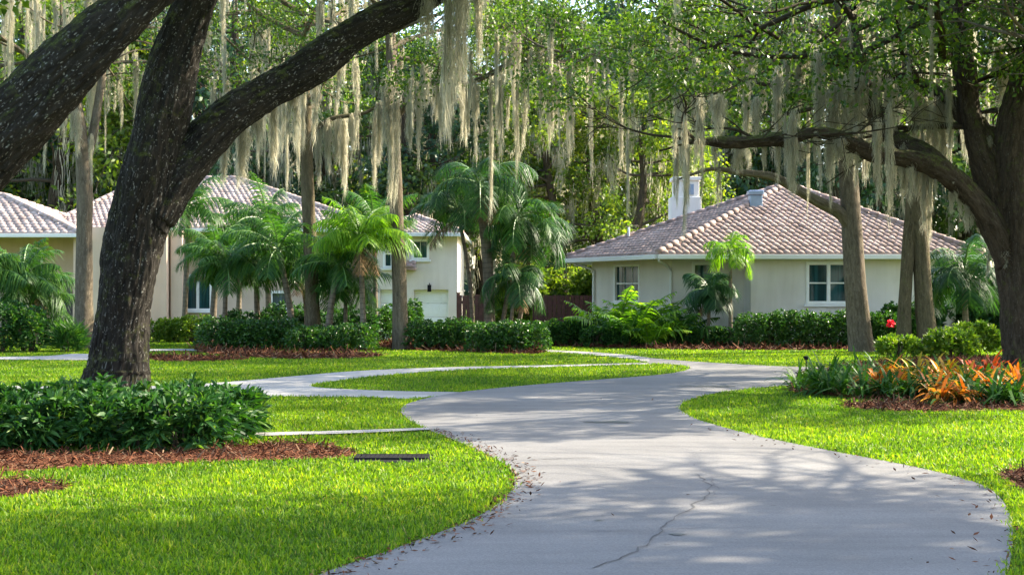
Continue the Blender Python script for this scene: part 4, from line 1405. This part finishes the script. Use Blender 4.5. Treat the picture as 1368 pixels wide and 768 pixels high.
def wall_sheet(mb, p0, p1, z0, z1, openings=(), depth=.10, mi=0):
    """wall from p0 to p1 (outside on the right hand of p0->p1 seen from above) with real recessed openings (u0, u1, z0, z1)."""
    p0, p1 = np.array([p0[0], p0[1], 0.0]), np.array([p1[0], p1[1], 0.0])
    Lw = np.linalg.norm(p1 - p0)
    U = (p1 - p0) / Lw
    N = np.cross(U, Zup)
    us = sorted({0.0, Lw, *[o[0] for o in openings], *[o[1] for o in openings]})
    zs = sorted({z0, z1, *[o[2] for o in openings], *[o[3] for o in openings]})
    for a, b in zip(us, us[1:]):
        for c, d in zip(zs, zs[1:]):
            um, zm = (a + b) / 2, (c + d) / 2
            if any(o[0] < um < o[1] and o[2] < zm < o[3] for o in openings):
                continue
            mb.add([p0 + U * a + Zup * c, p0 + U * b + Zup * c, p0 + U * b + Zup * d, p0 + U * a + Zup * d], [(0, 1, 2, 3)], mi)
    for (a, b, c, d) in openings:
        q = [p0 + U * a + Zup * c, p0 + U * b + Zup * c, p0 + U * b + Zup * d, p0 + U * a + Zup * d]
        r = [k - N * depth for k in q]
        for i in range(4):
            j = (i + 1) % 4
            mb.add([q[i], q[j], r[j], r[i]], [(0, 1, 2, 3)], mi)
    return p0, U, N


def window(house, p0, U, N, o, cols=1, rows=2, depth=.10, fw=.055, sill=True, grid=None):
    """frame with panes, sill; sits in its opening."""
    u0, u1, z0, z1 = o
    mb = MB()
    bx = lambda m, a, b, n0, n1, c, d: m.obox(p0, U, N, Zup, a, b, n0, n1, c, d)
    bx(mb, u0 - .04, u0 + fw, -depth, .025, z0, z1)
    bx(mb, u1 - fw, u1 + .04, -depth, .025, z0, z1)
    bx(mb, u0 - .04, u1 + .04, -depth, .030, z1 - fw, z1 + .045)
    bx(mb, u0 - .04, u1 + .04, -depth, .030, z0 - .02, z0 + fw)
    cw = (u1 - u0) / cols
    for k in range(1, cols):
        bx(mb, u0 + k * cw - .05, u0 + k * cw + .05, -depth, .022, z0 + fw, z1 - fw)
    for k in range(cols):
        for j in range(1, rows):
            zz = z0 + (z1 - z0) * j / rows
            bx(mb, u0 + k * cw + .052, u0 + (k + 1) * cw - .052, -depth + .02, -.01, zz - .022, zz + .022)
        if grid:
            for j in range(1, grid[0]):
                uu = u0 + k * cw + cw * j / grid[0]
                bx(mb, uu - .008, uu + .008, -depth + .03, -.045, z0 + fw, z1 - fw)
    w = bevel(mb.build('window', M['white'], house), .008)
    mb = MB()
    bx(mb, u0, u1, -depth - .03, -depth + .03, z0, z1)
    mb.build('pane', M['glass'], w)
    if sill:
        mb = MB()
        bx(mb, u0 - .10, u1 + .10, .002, .09, z0 - .11, z0 - .025)
        bevel(mb.build('sill', M['white'], w), .01)
    return w


def roof_face(mb, a, b, others, tw=.21, rh=.27, hgt=.042, seed=0):
    """barrel tiles laid over the plane with eave a->b and the remaining corners."""
    a, b = np.array(a, float), np.array(b, float)
    oth = [np.array(k, float) for k in others]
    U = nrm(b - a)
    Nn = nrm(np.cross(b - a, oth[0] - a))
    if Nn[2] < 0:
        Nn = -Nn
    Vv = np.cross(Nn, U)
    if Vv[2] < 0:
        Vv = -Vv
    pts = [a, b] + oth
    poly = np.array([[(p - a) @ U, (p - a) @ Vv] for p in pts])
    mb.add(pts, [tuple(range(len(pts)))], 0)
    rng = np.random.default_rng(seed)
    lo, hi = poly.min(0), poly.max(0)
    nr, nc = int((hi[1] - lo[1]) / rh) + 1, int((hi[0] - lo[0]) / tw) + 3
    j, i = np.meshgrid(np.arange(nr), np.arange(nc), indexing='ij')
    u = lo[0] + (i + (j % 2) * .5) * tw
    v = lo[1] + j * rh
    k = in_poly(u.ravel(), (v + rh * .45).ravel(), poly) 
    u, v = u.ravel()[k], v.ravel()[k]
    n = len(u)
    th = np.linspace(-1, 1, 7)
    prof = np.cos(th * np.pi * .5) ** .8
    rows = []
    du, dv, dl = rng.normal(0, .006, n), rng.normal(0, .012, n), rng.normal(0, .006, n)
    for (vv, lift, wsc) in ((-.03, -.005, 1.0), (-.03, .042, 1.0), (rh * 1.06, .008, .88)):
        for s, h in zip(th, prof):
            uu = u + du + s * tw * .52 * wsc
            hh = (h * hgt + lift + dl) if lift >= 0 else h * 0 + 0.004
            rows.append(a + np.outer(uu, U) + np.outer(v + dv + vv, Vv) + np.outer(hh, Nn))
    Vt = np.stack(rows, 1).reshape(-1, 3)
    q = []
    for r in range(2):
        for c in range(6):
            q.append((r * 7 + c, r * 7 + c + 1, (r + 1) * 7 + c + 1, (r + 1) * 7 + c))
    F = (np.arange(n)[:, None, None] * 21 + np.array(q)[None]).reshape(-1, 4)
    mb.add(Vt, F, 0)


def caps(mb, p, q, r=.10, step=.34):
    p, q = np.array(p, float), np.array(q, float)
    L = np.linalg.norm(q - p)
    d = (q - p) / L
    n = int(L / step)
    for k in range(n):
        a = p + d * (k * L / n) + (0, 0, .075)
        b = p + d * ((k + 1.12) * L / n) + (0, 0, .055)
        mb.tube([a, (a + b) / 2, b], [r, r * .93, r * .82], 10, 1, 0)


def gutter(house, a, b, w=.12, h=.14):
    a, b = np.array(a, float), np.array(b, float)
    L = np.linalg.norm(b - a)
    U = (b - a) / L
    N = nrm(np.cross(U, Zup))
    mb = MB()
    mb.obox(a, U, N, Zup, 0, L, -.02, w, -h, -.004)
    return bevel(mb.build('gutter', M['gutter'], house), .012)


# --- grey single-storey house
P0, P1, P2, P3, P4 = (13.75, 41.45), (4.25, 41.45), (1.80, 46.4), (3.2, 52.0), (13.75, 52.0)
EZ = 2.66
apex = np.array([9.05, 46.9, 5.08])
hr = empty('house', (8.5, 46, 0), 'grey single-storey stucco house with brown barrel tile hip roof on the right', 'house')
inv = -np.array(hr.location)


def hmb():
    return MB()


def shifted(mb, off):
    mb.v = [v + np.asarray(off, np.float32) for v in mb.v]
    return mb


mb = MB()
ev = [np.array([*p, EZ]) for p in (P0, P1, P2, P3, P4)]
roof_face(mb, ev[1], ev[0], [apex], seed=1)
roof_face(mb, ev[2], ev[1], [apex], seed=2)
roof_face(mb, ev[3], ev[2], [apex], seed=3)
roof_face(mb, ev[4], ev[3], [apex], seed=4)
roof_face(mb, ev[0], ev[4], [apex], seed=5)
for e in ev:
    caps(mb, e, apex)
roofR = shifted(mb, inv).build('roof', M['tile'], hr, True)
# soffit
mb = MB()
mb.add([e + (0, 0, -.06) for e in ev], [(0, 1, 2, 3, 4)])
shifted(mb, inv).build('soffit', M['gutter'], hr)
for a, b in ((ev[1], ev[0]), (ev[2], ev[1]), (ev[3], ev[2])):
    g = gutter(hr, a + inv, b + inv)
# walls
xR = (13.1, 42.0)
xC = ((1003 - CX) / FPX * 42.0, 42.0)
xCi = (xC[0], 43.3)
xL = (4.86, 43.3)
wall_l = (2.62, 46.5)
mb = MB()
U2 = None
win2 = (9999,)
opR = (8.72 - xC[0], 9.98 - xC[0], 1.24, 2.42)
fr = wall_sheet(mb, xC, xR, -.1, EZ - .05, [opR])
wall_sheet(mb, xCi, xC, -.1, EZ - .05)
wx0 = (926 - CX) / FPX * 43.3 - xL[0]
opM = (wx0, wx0 + .62, 1.15, 2.44)
fm = wall_sheet(mb, xL, xCi, -.1, EZ - .05, [opM])
Lw = math.hypot(xL[0] - wall_l[0], xL[1] - wall_l[1])
opL = (Lw * .30, Lw * .30 + 1.20, 1.28, 2.40)
fl = wall_sheet(mb, wall_l, xL, -.1, EZ - .05, [opL])
wall_sheet(mb, (3.9, 51.4), wall_l, -.1, EZ - .05)
wall_sheet(mb, xR, (13.1, 51.4), -.1, EZ - .05)
wall_sheet(mb, (13.1, 51.4), (3.9, 51.4), -.1, EZ - .05)
shifted(mb, inv).build('wall', M['stucco'], hr)
window(hr, fr[0] + inv, fr[1], fr[2], opR, 2, 2)
window(hr, fm[0] + inv, fm[1], fm[2], opM, 1, 2)
window(hr, fl[0] + inv, fl[1], fl[2], opL, 1, 2, grid=(3,), fw=.03)


def downspout(house, eave, wall, z1, off):
    mb = MB()
    a = np.array([eave[0], eave[1], z1 - .12]) + off
    b = np.array([wall[0], wall[1], z1 - .42]) + off
    mb.tube([a, a + (0, 0, -.08), (a + b) / 2, b, b + (0, 0, -.3), np.array([b[0], b[1], .05])], [.04] * 6, 8, 3)
    return mb.build('downspout', M['gutter'], house, True)


downspout(hr, (P1[0] + .05, P1[1] + .1), (4.82, 43.22), EZ, inv)
downspout(hr, (P2[0] + .25, P2[1] - .1), (2.66, 46.35), EZ, inv)
# chimney and roof vent
mb = MB()
Yc = 49.0
cx0, cx1 = (897 - CX) / FPX * Yc, (937 - CX) / FPX * Yc
zc = lambda py: EYE - (py - HY) / FPX * Yc
mb.box(cx0, Yc, 2.8, cx1, Yc + 1.0, zc(263))
mb.box(cx0 + .12, Yc + .1, zc(263) - .02, cx1 - .06, Yc + .9, zc(240))
mb.box(cx0 + .04, Yc + .03, zc(241), cx1 + .02, Yc + .97, zc(236))
ch = bevel(shifted(mb, inv).build('chimney', M['stucco_white'], hr), .02)
mb = MB()
mb.box(cx0 + .55, Yc + .065, zc(260), cx0 + .78, Yc + .099, zc(246))
shifted(mb, inv).build('louver', M['vent'], ch)
mb = MB()
vb = W(1009, 262, 45.2)
mb.box(vb[0] - .2, vb[1] - .2, vb[2] - .45, vb[0] + .2, vb[1] + .2, vb[2] + .02)
mb.box(vb[0] - .24, vb[1] - .24, vb[2] + .022, vb[0] + .24, vb[1] + .24, vb[2] + .17)
bevel(shifted(mb, inv).build('roof_vent', M['vent'], hr), .03)
mb = MB()
pb = W(840, 318, 46.4)
mb.tube([pb + (0, 0, -.3), pb + (0, 0, .1), pb + (0, 0, .35)], [.035] * 3, 8, 1)
shifted(mb, inv).build('vent_pipe', M['gutter'], hr, True)

# --- tan two-storey house on the left
Yh = 55.0
wx = lambda px, Y=Yh: (px - CX) / FPX * Y
wz = lambda py, Y=Yh: EYE - (py - HY) / FPX * Y
hl = empty('house', (-12, 58, 0), 'tan stucco house with pinkish tile roof and white garage doors on the left', 'house')
inv = -np.array(hl.location)
# main block and hip roof
x0, x1 = wx(64), wx(512)
yF, yB = 54.4, 64.0
ez = wz(306)
rz1 = wz(240, 59.2)
rl, rr_ = np.array([wx(196, 59.2), 59.2, rz1]), np.array([wx(318, 59.2), 59.2, rz1])
e0, e1, e2, e3 = (np.array([x0, yF, ez]), np.array([x1, yF, ez]), np.array([x1, yB, ez]), np.array([x0, yB, ez]))
mb = MB()
roof_face(mb, e0, e1, [rr_, rl], seed=11)
roof_face(mb, e1, e2, [rr_], seed=12)
roof_face(mb, e2, e3, [rl, rr_], seed=13)
roof_face(mb, e3, e0, [rl], seed=14)
for p, q in ((e0, rl), (e1, rr_), (e2, rr_), (e3, rl), (rl, rr_)):
    caps(mb, p, q)
shifted(mb, inv).build('roof', M['tile_pink'], hl, True)
# left wing roof
lx0, lx1 = wx(-190, 52.0), wx(106, 52.0)
lyF, lyB = 52.0, 60.0
lez = wz(312, 52.0)
lrz = wz(262, 55.5)
ll_, lr_ = np.array([wx(-120, 55.5), 55.5, lrz]), np.array([wx(4, 55.5), 55.5, lrz])
f0, f1, f2, f3 = (np.array([lx0, lyF, lez]), np.array([lx1, lyF, lez]), np.array([lx1, lyB, lez]), np.array([lx0, lyB, lez]))
mb = MB()
roof_face(mb, f0, f1, [lr_, ll_], seed=15, tw=.3)
roof_face(mb, f1, f2, [lr_], seed=16, tw=.3)
roof_face(mb, f2, f3, [ll_, lr_], seed=17, tw=.3)
for p, q in ((f0, ll_), (f1, lr_), (f2, lr_), (ll_, lr_)):
    caps(mb, p, q)
shifted(mb, inv).build('roof', M['tile_pink'], hl, True)
# garage wing roof (low hip)
gx0, gx1 = wx(496, 53.4), wx(617, 53.4)
gyF, gyB = 53.4, 62.0
gz = wz(311, 53.4)
gm0, gm1 = np.array([(gx0 + gx1) / 2 - .3, 56.5, gz + .75]), np.array([(gx0 + gx1) / 2, 59.0, gz + .75])
k0, k1, k2, k3 = (np.array([gx0, gyF, gz]), np.array([gx1, gyF, gz]), np.array([gx1, gyB, gz]), np.array([gx0, gyB, gz]))
mb = MB()
roof_face(mb, k0, k1, [gm0], seed=18)
roof_face(mb, k1, k2, [gm1, gm0], seed=19)
roof_face(mb, k3, k0, [gm0, gm1], seed=20)
for p, q in ((k0, gm0), (k1, gm0), (gm0, gm1)):
    caps(mb, p, q)
shifted(mb, inv).build('roof', M['tile_pink'], hl, True)
mb = MB()
for q in ((e0, e1, e2, e3), (f0, f1, f2, f3), (k0, k1, k2, k3)):
    mb.add([p + (0, 0, -.06) for p in q], [(0, 1, 2, 3)])
shifted(mb, inv).build('soffit', M['gutter'], hl)
for a, b in ((e0, e1), (f0, f1), (f1, f1 + (0, 2.4, 0)), (k0, k1), (k1, k2)):
    gutter(hl, a + inv, b + inv)
# walls
mb = MB()
opw = (wx(246, 55.0) - wx(100, 55.0), wx(282, 55.0) - wx(100, 55.0), wz(414), wz(368))
opw2 = (wx(362, 55.0) - wx(100, 55.0), wx(384, 55.0) - wx(100, 55.0), .15, wz(390))
opw3 = (wx(300, 55.0) - wx(100, 55.0), wx(326, 55.0) - wx(100, 55.0), wz(414), wz(368))
fmain = wall_sheet(mb, (wx(100), 55.0), (wx(506), 55.0), -.1, ez - .05, [opw, opw2])
wall_sheet(mb, (wx(506), 55.0), (wx(506), 63.5), -.5, ez - .05)
wall_sheet(mb, (wx(506), 63.5), (wx(70), 63.5), -.5, ez - .05)
# left wing: recessed entry wall, corner pier
opd = (wx(85, 54.6) - wx(-180, 54.6), wx(97, 54.6) - wx(-180, 54.6), .02, wz(376, 54.6))
opx = (wx(28, 54.6) - wx(-180, 54.6), wx(56, 54.6) - wx(-180, 54.6), 1.0, wz(332, 54.6))
fent = wall_sheet(mb, (wx(-180, 54.6), 54.6), (wx(98.6, 54.6), 54.6), -.1, lez - .05, [opd, opx])
wall_sheet(mb, (wx(98, 52.5), 54.6), (wx(98, 52.5), 52.5), -.1, lez - .05)
wall_sheet(mb, (wx(98, 52.5), 52.5), (wx(145, 52.5), 52.5), -.1, lez + .25)
wall_sheet(mb, (wx(145, 52.5), 52.5), (wx(145, 52.5), 55.0), -.1, lez + .25)
# column right of the big oak
mb.box(wx(202, 54), 53.6, -.1, wx(226, 54), 54.2, ez - .07)
mb.box(wx(229, 54), 53.9, -.1, wx(244, 54), 54.6, ez - .07)
shifted(mb, inv).build('wall', M['stucco_tan'], hl)
window(hl, fmain[0] + inv, fmain[1], fmain[2], opw, 2, 1)
w2 = window(hl, fmain[0] + inv, fmain[1], fmain[2], opw2, 1, 3, sill=False)
window(hl, fent[0] + inv, fent[1], fent[2], opx, 1, 1)
mb = MB()
mb.obox(fent[0], fent[1], fent[2], Zup, opd[0], opd[1], -.13, -.07, opd[2], opd[3])
for k in range(3):
    hgt = (opd[3] - opd[2]) / 3
    mb.obox(fent[0], fent[1], fent[2], Zup, opd[0] + .06, opd[1] - .06, -.068, -.05, opd[2] + k * hgt + .08, opd[2] + (k + 1) * hgt - .06)
dr = shifted(mb, inv).build('door', M['door_dark'], hl)
mb = MB()
hp = fent[0] + fent[1] * (opd[0] + .05) - fent[2] * .03 + Zup * 1.02
mb.tube([hp, hp + (0, 0, .07), hp + (0, 0, .14)], [.018] * 3, 8, 1)
shifted(mb, inv).build('handle', M['gutter'], dr, True)
# garage wing walls
gY = 54.0
gw0, gw1 = wx(500, gY), wx(611, gY)
gzf = -.42
og1 = (wx(508, gY) - gw0, wx(533, gY) - gw0, gzf + .02, wz(387, gY))
og2 = (wx(553, gY) - gw0, wx(599, gY) - gw0, gzf + .02, wz(387, gY))
oup = (wx(551, gY) - gw0, wx(572, gY) - gw0, wz(346, gY), wz(321, gY))
oup2 = (wx(513, gY) - gw0, wx(524, gY) - gw0, wz(357, gY), wz(321, gY))
mb = MB()
fgar = wall_sheet(mb, (gw0, gY), (gw1, gY), gzf - .1, gz - .05, [og1, og2, oup, oup2], .22)
wall_sheet(mb, (gw1, gY), (gw1, 61.5), gzf - .1, gz - .05)
wall_sheet(mb, (gw1, 61.5), (gw0, 61.5), gzf - .1, gz - .05)
wall_sheet(mb, (gw0, 55.0), (gw0, gY), gzf - .1, gz - .05)
shifted(mb, inv).build('wall', M['stucco_pale'], hl)
window(hl, fgar[0] + inv, fgar[1], fgar[2], oup, 1, 1, depth=.12, grid=(2,))
window(hl, fgar[0] + inv, fgar[1], fgar[2], oup2, 1, 2, depth=.12)
for og in (og1, og2):
    mb = MB()
    hh = (og[3] - og[2]) / 4
    for k in range(4):
        mb.obox(fgar[0], fgar[1], fgar[2], Zup, og[0] + .004, og[1] - .004, -.26, -.20, og[2] + k * hh + .006, og[2] + (k + 1) * hh - .006)
        for j in range(2 if og is og1 else 4):
            nn = 2 if og is og1 else 4
            wj = (og[1] - og[0]) / nn
            mb.obox(fgar[0], fgar[1], fgar[2], Zup, og[0] + j * wj + .06, og[0] + (j + 1) * wj - .06, -.198, -.188, og[2] + k * hh + .09, og[2] + (k + 1) * hh - .09)
    bevel(shifted(mb, inv).build('garage_door', M['door_white'], hl), .006)
# small tiled ledge on the garage wall
mb = MB()
a = np.array([wx(531, gY), gY - .55, wz(357, gY)])
b = np.array([wx(556, gY), gY - .55, wz(357, gY)])
roof_face(mb, a, b, [b + (0, .53, .22), a + (0, .53, .22)], seed=33, tw=.24, rh=.3)
mb.box(a[0], gY - .5, a[2] - .12, b[0], gY - .003, a[2] - .01)
shifted(mb, inv).build('awning', M['tile'], hl, True)
# lantern on the garage wall
mb = MB()
lp = np.array([wx(574, gY), gY, wz(384, gY)])
mb.tube([lp + (0, -.002, .12), lp + (0, -.16, .16), lp + (0, -.2, .1)], [.014] * 3, 6, 3)
mb.box(lp[0] - .07, gY - .27, lp[2] - .16, lp[0] + .07, gY - .13, lp[2] + .1)
shifted(mb, inv).build('wall_lantern', M['iron'], hl)


# ------------------------------------------------------------------ fence between the houses
def fence(label, xa, xb, y, h, seed):
    rng = np.random.default_rng(seed)
    t = empty('wooden_fence', ((xa + xb) / 2, y, 0), label, 'fence')
    off = -np.array(t.location)
    mb = MB()
    x = xa
    while x < xb:
        w = .14
        hh = h + rng.normal(0, .012)
        mb.box(x, y - .012, -.45, min(x + w, xb), y + .012, hh)
        x += w + .012
    bevel(shifted(mb, off).build('boards', M['fence'], t), .006)
    mb = MB()
    for z in (.3, h - .3):
        mb.box(xa, y + .014, z, xb, y + .06, z + .09)
    shifted(mb, off).build('rail', M['fence'], t)
    n = max(2, int((xb - xa) / 2.2) + 1)
    for k in range(n):
        px = xa + (xb - xa) * k / (n - 1)
        mb = MB()
        mb.box(px - .06, y + .062, -.45, px + .06, y + .18, h + .08)
        mb.box(px - .075, y + .047, h + .082, px + .075, y + .195, h + .12)
        shifted(mb, off).build('post', M['fence'], t)
    return t


fence('red brown board fence between the two houses', (714 - CX) / FPX * 48, (798 - CX) / FPX * 48, 48.0, 1.46, 1)
fence('short red brown fence beside the garage wall', (612 - CX) / FPX * 52, (655 - CX) / FPX * 52, 52.0, 1.46, 2)

# ------------------------------------------------------------------ small things
g = G(524, 611.5)
tag(flat_poly('drain_bed', [(g[0] - .40, g[1] - .36), (g[0] + .40, g[1] - .36), (g[0] + .42, g[1] + .22), (g[0] - .40, g[1] + .22)], 0.004, M['iron']), kind='structure')
t = empty('drain_cover', (g[0], g[1], 0), 'flat black drain grate in the lawn beside the mulch', 'drain cover')
mb = MB()
mb.box(-.34, -.16, .0, .34, -.12, .022)
mb.box(-.34, .12, .0, .34, .16, .022)
mb.box(-.34, -.118, .0, -.30, .118, .022)
mb.box(.30, -.118, .0, .34, .118, .022)
bevel(mb.build('frame', M['iron'], t), .006)
mb = MB()
for k in range(14):
    x = -.285 + k * .0425
    mb.box(x, -.117, .01, x + .036, .117, .019)
mb.build('grate', M['iron'], t)

g = G(1077, 497)
t = empty('garden_light', (g[0], g[1], 0), 'small black stake light at the left tip of the right bed', 'garden light')
mb = MB()
mb.tube([(0, 0, -.05), (0, 0, .12), (0, 0, .24)], [.012] * 3, 8, 1)
mb.build('stake', M['iron'], t, True)
mb = MB()
mb.tube([(0, 0, .235), (0, 0, .27), (0, 0, .30), (0, 0, .315)], [.03, .045, .06, .01], 12, 2)
mb.build('lamp_head', M['iron'], t, True)

# fallen leaves and litter along the edges of the drive
rng = np.random.default_rng(15)
mb = MB()
pts = []
E = left_edge
k = rng.integers(0, 46, 900)
p = E[k] + (E[k + 1] - E[k]) * rng.uniform(0, 1, (900, 1))
p = p + np.stack([np.abs(rng.normal(0, .13, 900)) - .03, rng.normal(0, .1, 900)], 1)
pts.append(p)
E = right_edge
k = rng.integers(45, len(E) - 2, 160)
p = E[k] + (E[k + 1] - E[k]) * rng.uniform(0, 1, (160, 1))
pts.append(p + np.stack([-np.abs(rng.normal(0, .2, 160)) + .04, rng.normal(0, .15, 160)], 1))
x, y = rng.uniform(-4, 5, 60), rng.uniform(7, 26, 60)
pts.append(np.stack([x, y], 1))
p = np.vstack(pts)
n = len(p)
D = rng.normal(size=(n, 3)) * (1, 1, .25)
D[:, 2] = np.abs(D[:, 2]) + .05
D = nrm(D)
mb.blades(np.hstack([p, np.full((n, 1), .016)]), D, side_of(rng, D) * (1, 1, .4), rng.uniform(.02, .065, n), rng.uniform(.006, .026, n), LEAF, .05)
tag(mb.build('fallen_leaves', M['mulch']), kind='stuff')
